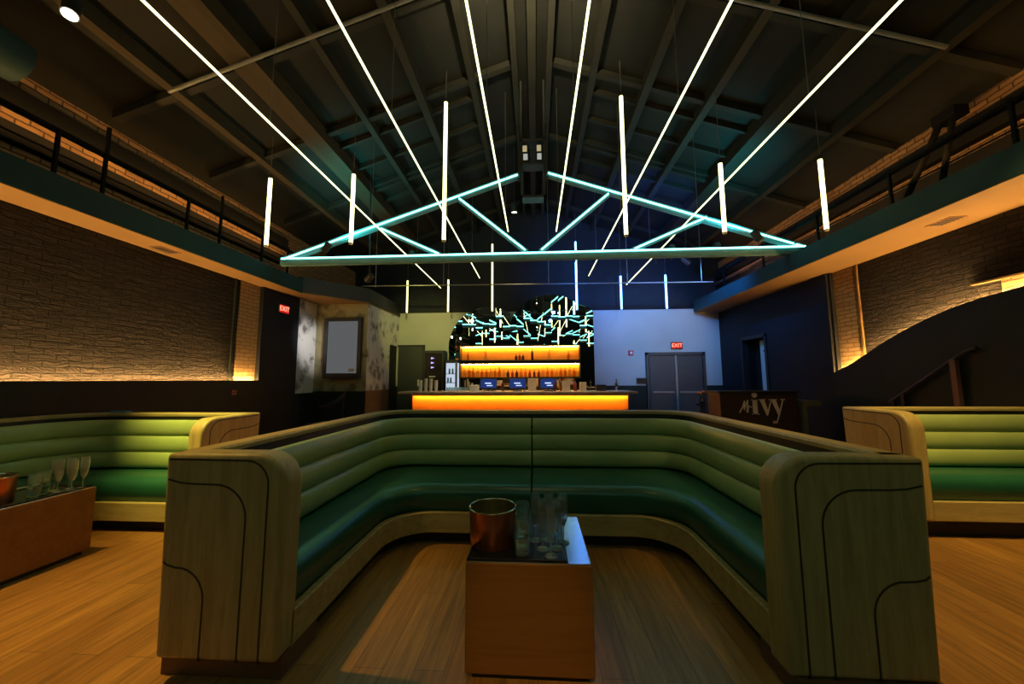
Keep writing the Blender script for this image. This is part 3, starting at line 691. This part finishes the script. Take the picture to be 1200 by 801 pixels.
def lit_spot(label, loc, aim, lens, group, col, power, angle=40, blend=.6, up=None, r=.06):
    d = spot_fixture(label, loc, aim, lens, group, r, up=up)
    lamp(Vector(loc) + d * .03, aim, col, power, angle, blend)
GS = 'ceiling spotlights'
lit_spot('small lit spotlight at the upper left corner of the view', (-4.02, 2.6, 4.58), (-2.9, 1.6, 0), 'lamp_white', GS, (1, .58, .13), 110, 34, .8)
lit_spot('spotlight over the left corner booth end panel', (-4.4, 1.7, 4.9), (-3.4, 3.85, 1.15), 'lamp_white', GS, (1, .88, .20), 1900, 32, 1.0)
lit_spot('spotlight over the right bench', (4.0, 2.6, 4.8), (4.3, 3.95, .9), 'lamp_white', GS, (1, .76, .22), 420, 38, .9)
lit_spot('spotlight over the right aisle floor', (3.3, 2.0, 4.9), (3.1, 3.0, 0), 'lamp_white', GS, (1, .62, .17), 560, 56, .9)
lit_spot('spotlight over the left aisle floor', (-4.0, 2.1, 4.75), (-2.6, 2.35, 0), 'lamp_white', GS, (1, .62, .15), 720, 50, .9)
lit_spot('spotlight on the ridge above the central booth', (0, 1.9, 5.9), (0, 2.6, 0), 'lamp_white', GS, (1, .88, .36), 26, 74, .9)
lit_spot('added spotlight aimed at the pale mural strip', (-3.2, 6.6, 3.3), (-5.35, 8.26, 2.25), 'lamp_white', GS, (1, .96, .94), 420, 27, 1.0)  # lamp added to whiten the mural strip
lit_spot('spotlight on the ridge turned up to the roof', (0, 2.6, 5.2), (0, 3.4, 6.5), 'lamp_white', GS, (1, .84, .48), 1000, 120, 1.0)
lit_spot('added warm spotlight behind the viewer aimed at the central table', (-.05, -2.0, 4.6), (-.05, 1.82, .16), 'lamp_white', GS, (1, .56, .14), 330, 10, .9)  # unseen lamp added to warm the front of the central table
lit_spot('added spotlight over the middle of the bar', (-.4, 7.3, 4.9), (-.4, 8.25, 1.1), 'lamp_white', GS, (1, .74, .45), 620, 75, .9)  # lamp added to brighten the items on the bar
GT = 'added coloured wash lights'  # added wash lamps; tubes and truss strips alone leave these surfaces too dim
lit_spot('added teal wash light at the left end of the truss', (-3.6, 5.95, 3.78), (-3.1, 6.6, 5.4), 'lamp_teal', GT, (.01, .75, .75), 190, 120, 1.0, up=3.64)
lit_spot('added teal wash light at the right end of the truss', (3.6, 5.95, 3.78), (3.1, 6.6, 5.4), 'lamp_teal', GT, (.01, .65, .8), 190, 120, 1.0, up=3.64)
lit_spot('added blue wash light on the truss aimed at the back wall', (2.6, 6.85, 3.8), (3.3, 10.5, 2.9), 'lamp_blue', GT, (.10, .28, 1.0), 620, 80, .9, up=3.64)
lit_spot('added white wash light on the truss aimed at the pale back wall', (3.4, 6.85, 3.8), (3.6, 10.5, 2.5), 'lamp_white', GT, (.40, .78, 1.0), 170, 60, .9, up=3.64)
lit_spot('added yellow wash light on the truss aimed left of the mirror', (-2.4, 6.85, 3.8), (-3.3, 10.5, 2.6), 'lamp_white', GT, (1, .95, .22), 330, 50, .9, up=3.64)
lit_spot('added blue wash light on the truss aimed up behind the mirror', (.8, 6.85, 3.8), (1.6, 10.5, 4.6), 'lamp_blue', GT, (.02, .22, 1.0), 420, 80, 1.0, up=3.64)
lit_spot('added blue wash light grazing the right boxed beam', (3.5, 8.2, 4.0), (4.48, 8.5, 3.4), 'lamp_blue', GT, (.02, .25, 1.0), 170, 110, .9)
lit_spot('added blue wash light turned up to the right roof slope', (2.4, 7.1, 3.9), (2.7, 8.3, 5.4), 'lamp_blue', GT, (.02, .12, 1.0), 260, 90, .9, up=3.64)
# dark drum at the top left
t = thing('hanging_loudspeaker', 'dark teal rounded loudspeaker cut by the upper left photo edge', 'loudspeaker', (-4.75, 2.55, 4.1))
MB().tube([(-4.72, 2.3, 4.32), (-4.72, 2.33, 4.32), (-4.72, 2.75, 4.32)], [.16, .2, .2], 20).build('cabinet', M['face'], t, True)
MB().tube([(-4.72, 2.5, 4.5), (-4.72, 2.5, roofz(4.72))], .015, 8).build('bracket', M['black'], t)

# ------------------------------------------------------------------ signs and wall fittings
def exit_sign(label, fn):
    t = thing('exit_sign', label, 'sign', fn(0, 0, 0), group='red exit signs')
    MB().prism([(-.155, -.095), (.155, -.095), (.155, .095), (-.155, .095)], fn, 0, .05).build('housing', M['black'], t, bevel=.006)
    MB().prism([(-.14, -.08), (.14, -.08), (.14, .08), (-.14, .08)], fn, .05, .053).build('face', M['exit_face'], t)
    text_mesh('EXIT', .145, .002, lambda x, y, z: fn(x, y, .0545 + z), 'lettering', M['exit_red'], t)
    return t
exit_sign('red EXIT sign on the dark wall beside the left brick pier', lambda a, b, d: (XL + .10 + d, 7.26 - a * -1, 2.90 + b))
exit_sign('red EXIT sign above the double door', lambda a, b, d: (4.01 + a, YB - d, 2.33 + b))
t = thing('fire_alarm', 'small red fire alarm on the pale back wall', 'alarm', (2.73, YB, 2.13))
MB().box(2.66, 2.80, YB - .05, YB, 2.06, 2.20).build('housing', M['red_plastic'], t, bevel=.01)
MB().tube([(2.73, YB - .05, 2.13), (2.73, YB - .065, 2.13)], .035, 16).build('strobe', M['white_plastic'], t)
t = thing('socket_plate', 'small plate of reddish sockets on the left charcoal wainscot', 'socket', (XL + .22, 6.03, 1.19))
MB().box(XL + .22, XL + .23, 5.97, 6.09, 1.14, 1.24).build('plate', M['black'], t, bevel=.003)
for y in (6.005, 6.055):
    for z in (1.17, 1.21): MB().box(XL + .23, XL + .233, y - .013, y + .013, z - .011, z + .011).build('outlet', M['red_plastic'], t)
# framed screen
t = thing('framed_screen', 'tall black-framed grey lit screen on the mural wall', 'screen', (-4.63, 8.5, 1.45))
MB().box(-5.10, -5.02, 8.40, 8.5, 1.44, 2.90).box(-4.26, -4.18, 8.40, 8.5, 1.44, 2.90).box(-5.02, -4.26, 8.40, 8.5, 2.82, 2.90).box(-5.02, -4.26, 8.40, 8.5, 1.44, 1.56).build('frame', M['black'], t, bevel=.008)
MB().box(-5.02, -4.26, 8.445, 8.5, 1.56, 2.82).build('display', M['screen_grey'], t)
MB().box(-4.47, -4.33, 8.438, 8.445, 1.60, 1.67).build('sticker', M['pipe'], t)
# curved black chair silhouette under the screen
t = thing('lounge_chair', 'black low chair with curved arm under the framed screen', 'chair', (-4.65, 7.9, 0))
MB().tube([(-4.95, 8.1, .5), (-4.75, 7.85, .78), (-4.55, 7.75, .82), (-4.3, 7.8, .98), (-4.22, 7.9, 1.12)], [.03, .05, .05, .035, .02], 10).build('back_rail', M['black'], t, True)
MB().box(-5.0, -4.35, 7.6, 8.2, .36, .46).build('seat', M['black'], t, bevel=.04, segs=3)
for x, y in ((-4.95, 7.65), (-4.4, 7.65), (-4.95, 8.15), (-4.4, 8.15)): MB().tube([(x, y, 0), (x, y, .38)], .02, 8).build('leg', M['black'], t, True)
MB().tube([(-4.4, 8.1, .40), (-4.30, 7.95, .8), (-4.25, 7.88, 1.1)], .02, 8).build('arm', M['black'], t, True)
MB().tube([(-4.95, 8.1, .40), (-4.95, 8.1, .52)], .03, 8).build('arm', M['black'], t, True)

# ------------------------------------------------------------------ bar
BX0, BX1, BY = -2.66, 1.94, 7.8
bar = thing('bar_counter', 'long bar counter with glowing orange front', 'bar', (-.36, 8.15, 0))
MB().box(-2.95, 2.12, BY - .12, 8.55, 1.095, 1.14).build('countertop', M['bar_top'], bar, bevel=.008)
MB().box(BX0, BX1, BY, BY + .04, .10, 1.095).build('front_panel', M['bar_panel'], bar)
MB().box(BX0 - .01, BX1 + .01, BY + .04, 8.45, 0, 1.095).build('carcass', M['black'], bar)
MB().box(BX0 + .02, BX1 - .02, BY - .075, BY - .05, 1.07, 1.085).build('light_strip', M['led_bar'], bar)
MB().box(BX0, BX1, BY - .10, BY - .09, 1.05, 1.095).build('light_lip', M['bar_top'], bar)
MB().box(BX0, BX1, BY + .02, BY + .05, 0, .10).build('plinth', M['black'], bar)
# back bar cabinet and lit shelves
bb_ = thing('back_bar_cabinet', 'dark cabinet along the back wall below the lit shelves', 'cabinet', (-.4, 10.2, 0))
MB().box(-2.05, 1.9, 9.95, YB - .06, 0, 1.02).build('carcass', M['black'], bb_)
MB().box(-2.08, 1.95, 9.92, YB - .05, 1.02, 1.06).build('worktop', M['bar_top'], bb_, bevel=.005)
for k in range(5): MB().box(-2.04 + k * .78, -2.04 + k * .78 + .75, 9.93, 9.95, .06, .98).build('door', M['black_gloss'], bb_, bevel=.004)
SX0, SX1 = -2.09, 1.23
def lit_shelf(label, z0, z1):
    t = thing('lit_bottle_shelf', label, 'shelf', ((SX0 + SX1) / 2, 10.25, z0), group='lit bottle shelves')
    MB().box(SX0, SX1, 10.26, 10.30, z0, z1).build('back_panel', M['bar_back'], t)
    MB().box(SX0 - .02, SX1 + .02, 9.98, 10.30, z0 - .035, z0).build('shelf_board', M['timber'], t, bevel=.004)
    MB().box(SX0 - .02, SX1 + .02, 9.98, 10.30, z1, z1 + .03).build('top_board', M['timber'], t, bevel=.004)
    MB().box(SX0, SX0 - .02, 9.98, 10.30, z0, z1).build('side_board', M['timber'], t)
    MB().box(SX1, SX1 + .02, 9.98, 10.30, z0, z1).build('side_board', M['timber'], t)
    MB().box(SX0 + .01, SX1 - .01, 10.20, 10.23, z1 - .014, z1 - .002).build('light_strip', M['led_bar'], t)
    for x in (SX0 + .05, -.43, SX1 - .05): MB().tube([(x, 10.29, z0 - .02), (x, 10.36, z0 - .02)], .012, 6).build('bracket', M['black'], t)
lit_shelf('upper glowing orange shelf with few bottles before the mirror', 1.93, 2.32)
lit_shelf('lower glowing orange shelf crowded with bottles', 1.46, 1.83)
def bottle(x, y, z, h, r, mat, label, group):
    o = MB().lathe([(r * .94, 0), (r, .006), (r, h * .55), (r * .9, h * .63), (r * .34, h * .74), (r * .30, h * .93), (r * .40, h * .935), (r * .40, h)], (0, 0, 0), 14).build('liquor_bottle', M[mat], None, True)
    o.location = (x, y, z); return tag(o, label, 'bottle', group)
gu = 'bottles on the upper lit shelf'
for x, h, r, mt, lb_ in [(-1.88, .24, .035, 'bottle_amber', 'amber bottle at the left end of the upper lit shelf'), (-1.38, .33, .038, 'bottle_clear', 'tall pale bottle on the left part of the upper lit shelf'), (-.52, .17, .04, 'bottle_dark', 'short dark bottle, left of three grouped mid upper shelf'),
                         (-.42, .20, .035, 'bottle_red', 'short dark red bottle, middle of three grouped mid upper shelf'), (-.33, .17, .04, 'bottle_dark', 'short dark bottle, right of three grouped mid upper shelf'), (-.07, .36, .035, 'bottle_dark', 'tall dark bottle alone right of the middle of the upper shelf'),
                         (.40, .34, .038, 'bottle_clear', 'tall pale bottle on the right part of the upper lit shelf'), (.93, .26, .036, 'bottle_amber', 'amber bottle at the right end of the upper lit shelf')]:
    bottle(x, 10.10, 1.93, h, r, mt, lb_, gu)
for k in range(26):
    x = SX0 + .12 + k * .122
    mt = 'bottle_amber' if k % 3 else 'bottle_clear'
    if 10 <= k <= 12 or k in (15, 16, 17): mt = 'bottle_red' if k % 2 else 'bottle_dark'
    lab = {'bottle_amber': 'amber bottle in the crowded row on the lower lit shelf', 'bottle_clear': 'pale clear bottle in the crowded row on the lower lit shelf', 'bottle_red': 'dark red bottle in the middle of the lower lit shelf', 'bottle_dark': 'near-black bottle in the middle of the lower lit shelf'}[mt]
    bottle(x, 10.08 + .05 * (k % 2), 1.46, random.uniform(.22, .31) if mt in ('bottle_amber', 'bottle_clear') else .2, random.uniform(.036, .044), mt, lab, 'bottles on the lower lit shelf')
# scalloped mirrors
def mirror(label, poly, dy, tilt=0):
    t = thing('scalloped_mirror', label, 'mirror', (sum(p[0] for p in poly) / len(poly), YB, 2.2), group='scalloped bar mirrors')
    fn = lambda a, b, d: (a, YB - .014 - dy - d, b)
    MB().prism(poly, fn, 0, .010).build('backing', M['mirror_edge'], t)
    # the glass is a row of upright strips, each set a touch out of plane
    zs = [p[1] for p in poly]; x0, x1 = min(p[0] for p in poly), max(p[0] for p in poly)
    def top(x):
        up = [p for p in poly[1:]] + [poly[0]]
        best = 1.06
        for (xa, za), (xb, zb) in zip(up, up[1:]):
            if min(xa, xb) - 1e-6 <= x <= max(xa, xb) + 1e-6 and abs(xa - xb) > 1e-6:
                best = max(best, za + (zb - za) * (x - xa) / (xb - xa))
        return best
    n = max(2, round((x1 - x0) / .21))
    for i in range(n):
        xa, xb = x0 + (x1 - x0) * i / n, x0 + (x1 - x0) * (i + 1) / n
        cols = [xa + (xb - xa) * j / 6 for j in range(7)]
        cut = random.uniform(2.62, 2.95); xc = (xa + xb) / 2
        tops = [(x, top(min(max(x, x0 + .004), x1 - .004)) - .01) for x in reversed(cols)]
        for lo, hi in ((1.07, cut), (cut + .002, None)):
            if hi is None:
                if min(z for _, z in tops) < lo + .05: continue
                pl = [(xa, lo), (xb, lo)] + tops
            else:
                hh = min(hi, min(z for _, z in tops))
                pl = [(xa, lo), (xb, lo)] + ([(xb, hi), (xa, hi)] if min(z for _, z in tops) >= hi + .05 else tops)
            zc = 1.9 if hi else 3.1; pi_, ya = random.uniform(-.030, .034), random.uniform(-.035, .035)
            f2 = lambda a, b, d, zc=zc, xc=xc, pi_=pi_, ya=ya: (a, YB - .014 - dy - .012 - d - .042 + (b - zc) * pi_ + (a - xc) * ya, b)
            MB().prism(pl, f2, -.004, 0).build('glass_strip', M['mirror'], t)
    return t
def arch(xc, zc, r, x0, x1, zb, n=20):
    a0 = math.acos(max(-1, min(1, (x1 - xc) / r))); a1 = math.acos(max(-1, min(1, (x0 - xc) / r)))
    return [(x0, zb), (x1, zb)] + arcpts(xc, zc, r, a0, a1, n)
mirror('left arched bar mirror full of reflected light tubes', arch(-1.35, 2.35, 1.17, -2.515, -.72, 1.06), .0)
mirror('tall middle arched bar mirror full of reflected light tubes', arch(.45, 2.65, 1.22, -.72, 1.3, 1.06), .0)
mirror('narrow right bar mirror beside the pale wall', arch(1.2, 2.95, .62, 1.3, 1.69, 1.06), .0)

# items on the bar
def terminal(label, x, y=8.22):
    t = thing('order_terminal', label, 'terminal', (x, y, 1.14), group='order terminals on the bar')
    MB().box(x - .10, x + .10, y - .07, y + .09, 1.14, 1.16).build('base', M['black'], t, bevel=.005)
    MB().box(x - .02, x + .02, y + .0, y + .03, 1.16, 1.25).build('stem', M['black'], t)
    fn = lambda a, b, d: (x + a, y - .04 + b * .25 - d, 1.30 + b)
    MB().prism([(-.19, -.11), (.19, -.11), (.19, .12), (-.19, .12)], fn, -.02, 0).build('housing', M['black'], t, bevel=.005)
    s = MB().prism([(-.175, -.095), (.175, -.095), (.175, .105), (-.175, .105)], fn, 0, .002).build('screen', M['screen_blue'], t)
    MB().prism([(-.08, .0), (.06, .0), (.06, .025), (-.08, .025)], fn, .002, .004).prism([(-.04, -.05), (.09, -.05), (.09, -.03), (-.04, -.03)], fn, .002, .004).build('display_mark', M['screen_ui'], s)
terminal('blue-lit order terminal on the bar, leftmost of three', -1.05)
terminal('blue-lit order terminal on the bar, middle one of three', -.39)
terminal('blue-lit order terminal on the bar, rightmost of three', .30)
def box_item(name, label, cat, x0, x1, y0, y1, z0, z1, mat, group=None, extra=None):
    t = thing(name, label, cat, ((x0 + x1) / 2, (y0 + y1) / 2, z0), group=group)
    MB().box(x0, x1, y0, y1, z0, z1 - .02).build('body', M[mat], t, bevel=.006)
    MB().box(x0 - .004, x1 + .004, y0 - .004, y1 + .004, z1 - .02, z1).build('lid', M[extra or mat], t, bevel=.004)
    return t
GB = 'boxes and stands on the bar'
box_item('carton', 'tall tan carton on the bar right of the middle terminal', 'box', -.16, .02, 8.15, 8.32, 1.14, 1.42, 'card', GB)
box_item('carton', 'tan carton on the bar right of the rightmost terminal', 'box', .62, .78, 8.2, 8.34, 1.14, 1.36, 'card', GB)
box_item('carton', 'narrow tan carton toward the right end of the bar', 'box', 1.0, 1.14, 8.2, 8.32, 1.14, 1.33, 'card', GB)
box_item('napkin_box', 'low white napkin box on the bar left of the first terminal', 'box', -1.46, -1.27, 8.1, 8.25, 1.14, 1.27, 'white_plastic', GB)
box_item('till_box', 'small black box on the right end of the bar', 'box', 1.36, 1.56, 8.2, 8.34, 1.14, 1.27, 'black', GB, 'black_gloss')
def cup_stack(x, y, n, label):
    t = thing('cup_stack', label, 'cups', (x, y, 1.14), group='cup stacks on the bar')
    for k in range(n):
        z = k * .035
        MB().lathe([(.034, z), (.043, z + .10), (.045, z + .10), (.045, z + .106)], (x, y, 1.14), 14).build('cup', M['paper_cup'], t, True)
for k, (x, n, lb_) in enumerate([(-2.62, 5, 'stack of pale cups at the far left end of the bar'), (-2.50, 6, 'second stack of pale cups from the left bar end'), (-2.38, 6, 'third stack of pale cups from the left bar end'), (-2.26, 5, 'fourth stack of pale cups from the left bar end')]):
    cup_stack(x, 8.2, n, lb_)
pc = None
for k in range(8):
    x = -1.98 + k * .062
    c = tb0.copy(); COL.objects.link(c); c.location = (x, 8.18 + .05 * (k % 2), 1.14); tag(c, 'clear tumbler in the row on the left part of the bar', 'glass', 'tumblers on the bar')
for k, (x, mt, lb_) in enumerate([(.44, 'bottle_dark', 'dark bottle standing on the bar right of the third terminal'), (.56, 'bottle_amber', 'amber bottle standing on the bar before the right carton'), (.88, 'bottle_red', 'dark red bottle standing between two tan cartons'), (1.78, 'bottle_clear', 'pale bottle standing alone at the right end of the bar'), (-.72, 'bottle_dark', 'dark bottle between the left and middle terminals')]):
    bottle(x, 8.12, 1.14, .26, .036, mt, lb_, 'bottles on the bar')
t = thing('wall_card_reader', 'small dark box on the back wall right of the bar', 'box', (3.0, YB, 1.36))
MB().box(2.86, 3.16, YB - .07, YB, 1.28, 1.42).build('housing', M['black'], t, bevel=.006)
MB().box(2.88, 3.14, YB - .075, YB - .07, 1.32, 1.40).build('display', M['black_gloss'], t)
# kiosk and cooler left of the bar
t = thing('touch_kiosk', 'black upright kiosk with small violet lights beside the dark door', 'kiosk', (-2.85, 10.25, 0))
MB().box(-3.16, -2.56, 10.08, 10.42, 0, 2.22).build('cabinet', M['black'], t, bevel=.01)
MB().box(-3.10, -2.62, 10.07, 10.08, 1.1, 2.15).build('front_glass', M['black_gloss'], t)
for k, z in enumerate((2.0, 1.87, 1.74)):
    MB().prism([(-2.93, z - .03), (-2.83, z), (-2.93, z + .03)], lambda a, b, d: (a, 10.07 - d, b), 0, .004).build('indicator', M['violet'], t)
MB().box(-2.98, -2.80, 10.066, 10.07, 1.47, 1.50).build('badge', M['white_plastic'], t)
t = thing('glass_door_cooler', 'small glass-door cooler glowing cold white at the bar end', 'cooler', (-2.28, 10.15, 0))
MB().box(-2.54, -2.12, 10.1, 10.345, 0, 1.95).build('cabinet', M['black'], t, bevel=.01)
MB().box(-2.50, -2.24, 10.092, 10.1, 1.10, 1.86).build('lit_interior', M['cooler_light'], t)
MB().box(-2.18, -2.13, 10.092, 10.1, 1.0, 1.86).build('lit_interior', M['cooler_light'], t)
MB().box(-2.24, -2.18, 10.085, 10.1, 1.0, 1.9).build('door_frame', M['pipe'], t)
for z in (1.3, 1.55): MB().box(-2.50, -2.24, 10.086, 10.092, z, z + .015).build('rack', M['pipe'], t)
for x, z in ((-2.44, 1.315), (-2.36, 1.315), (-2.40, 1.565), (-2.31, 1.565)): MB().tube([(x, 10.082, z), (x, 10.082, z + .14)], [.028, .02], 8).build('can', M['blue_cloth'], t, True)

# ------------------------------------------------------------------ right side: sign stand, side table, flowers, handrail
t = thing('sign_stand', 'dark red-brown stand with white Mr ivy lettering', 'stand', (3.83, 6.6, 0))
MB().box(3.17, 4.44, 6.5, 6.95, 0, 1.15).build('body', M['stand'], t, bevel=.008)
MB().box(3.13, 4.48, 6.46, 6.99, 1.15, 1.18).build('top', M['black'], t, bevel=.005)
fs = lambda a, b, d: (3.50 + a, 6.5 - d, .80 + b)
dd = (0, .012)
circ = [(.235 + .045 * math.cos(2 * PI * k / 20), .315 + .045 * math.sin(2 * PI * k / 20)) for k in range(20)]
MB().prism(circ, fs, *dd).prism([(.20, -.02), (.275, -.02), (.275, .245), (.20, .245)], fs, *dd).prism([(.18, .225), (.275, .225), (.275, .245), (.18, .245)], fs, *dd).prism([(.18, -.02), (.30, -.02), (.30, 0), (.18, 0)], fs, *dd).build('letter_i', M['letter'], t)
def vee(x0, tail):
    mb = MB().prism([(x0, .235), (x0 + .075, .235), (x0 + .135, .0 + .03), (x0 + .105, -.03)], fs, *dd)
    mb.prism([(x0 + .185, .235), (x0 + .20, .235), (x0 + .122, -.03), (x0 + .105, -.03)], fs, *dd)
    mb.prism([(x0 - .02, .23), (x0 + .095, .23), (x0 + .095, .245), (x0 - .02, .245)], fs, *dd).prism([(x0 + .155, .23), (x0 + .225, .23), (x0 + .225, .245), (x0 + .155, .245)], fs, *dd)
    if tail:
        mb.prism([(x0 + .122, -.03), (x0 + .105, -.03), (x0 + .06, -.15), (x0 + .075, -.15)], fs, *dd)
        mb.prism([(x0 + .03 + .025 * math.cos(2 * PI * k / 14), -.14 + .025 * math.sin(2 * PI * k / 14)) for k in range(14)], fs, *dd).prism([(x0 + .03, -.165), (x0 + .075, -.155), (x0 + .07, -.14), (x0 + .03, -.15)], fs, *dd)
    return mb
vee(.315, False).build('letter_v', M['letter'], t)
vee(.505, True).build('letter_y', M['letter'], t)
MB().ribbon([(-.02, .02), (.04, .13), (.07, .22), (.055, .06), (.09, .16), (.125, .23), (.10, .05), (.10, .02)], .007, fs, *dd).ribbon([(.115, .02), (.125, .11), (.14, .13), (.16, .115), (.185, .10)], .007, fs, *dd).build('script_mr', M['letter'], t)
t = thing('side_counter', 'small grey-green side counter beside the sign stand', 'counter', (4.62, 6.6, 0))
MB().box(4.49, 4.78, 6.45, 6.95, .93, 1.02).build('top', M['grey_table'], t, bevel=.005)
MB().box(4.49, 4.56, 6.47, 6.95, 0, .93).build('side_panel', M['grey_table'], t)
MB().box(4.72, 4.77, 6.85, 6.94, 0, .93).build('leg', M['black'], t)
t = thing('flower_arrangement', 'small orange-red flower arrangement on a dark pedestal near the double door', 'flowers', (4.2, 9.5, 0))
MB().lathe([(.16, 0), (.16, .03), (.05, .06), (.05, .70), (.15, .74), (.15, .77)], (4.2, 9.5, 0), 18).build('pedestal', M['black'], t, True)
MB().lathe([(.05, .77), (.08, .83), (.05, .92), (.055, .94)], (4.2, 9.5, 0), 16).build('vase', M['black_gloss'], t, True)
for k in range(9):
    a = k * 2.4; rr = .03 + .02 * (k % 4); px, py, pz = 4.2 + rr * 2 * math.cos(a), 9.5 + rr * math.sin(a), 1.0 + .03 * (k % 3)
    mb = MB().lathe([(.006, -.03), (.035, -.01), (.045, .01), (.03, .03), (.008, .035)], (px, py, pz), 10)
    mb.build('blossom', M['petal'] if k % 3 else M['leaf'], t, True)
    MB().tube([(4.2, 9.5, .9), (px, py, pz - .03)], .004, 6).build('stalk', M['leaf'], t)
t = thing('stair_handrail', 'dark iron handrail rising beside the curved right wainscot', 'handrail', (5.05, 5.0, 0))
MB().tube([(5.05, 5.55, 1.05), (5.05, 4.57, 1.70), (5.05, 4.45, 1.735)], .022, 10).build('rail', M['iron'], t, True)
MB().box(5.025, 5.075, 4.67, 4.73, 0, 1.62).build('post', M['rust'], t)
MB().box(5.03, 5.07, 5.33, 5.37, 0, 1.19).build('post', M['iron'], t)
MB().box(5.035, 5.065, 5.48, 5.52, 0, 1.08).build('post', M['iron'], t)

# ------------------------------------------------------------------ world and colour management
w = bpy.data.worlds.new('world'); SC.world = w; w.use_nodes = True
bg = w.node_tree.nodes.get('Background') or w.node_tree.nodes.new('ShaderNodeBackground')
bg.inputs[0].default_value = (.5, .5, .5, 1); bg.inputs[1].default_value = .0
SC.view_settings.view_transform = 'Standard'; SC.view_settings.look = 'None'
SC.view_settings.gamma = 1; SC.view_settings.exposure = 0; SC.view_settings.use_curve_mapping = False
SC.cycles.use_denoising = True
SC.cycles.caustics_reflective = False; SC.cycles.caustics_refractive = False
SC.cycles.sample_clamp_indirect = 4
SC.cycles.max_bounces = 8; SC.cycles.transmission_bounces = 8; SC.cycles.glossy_bounces = 4
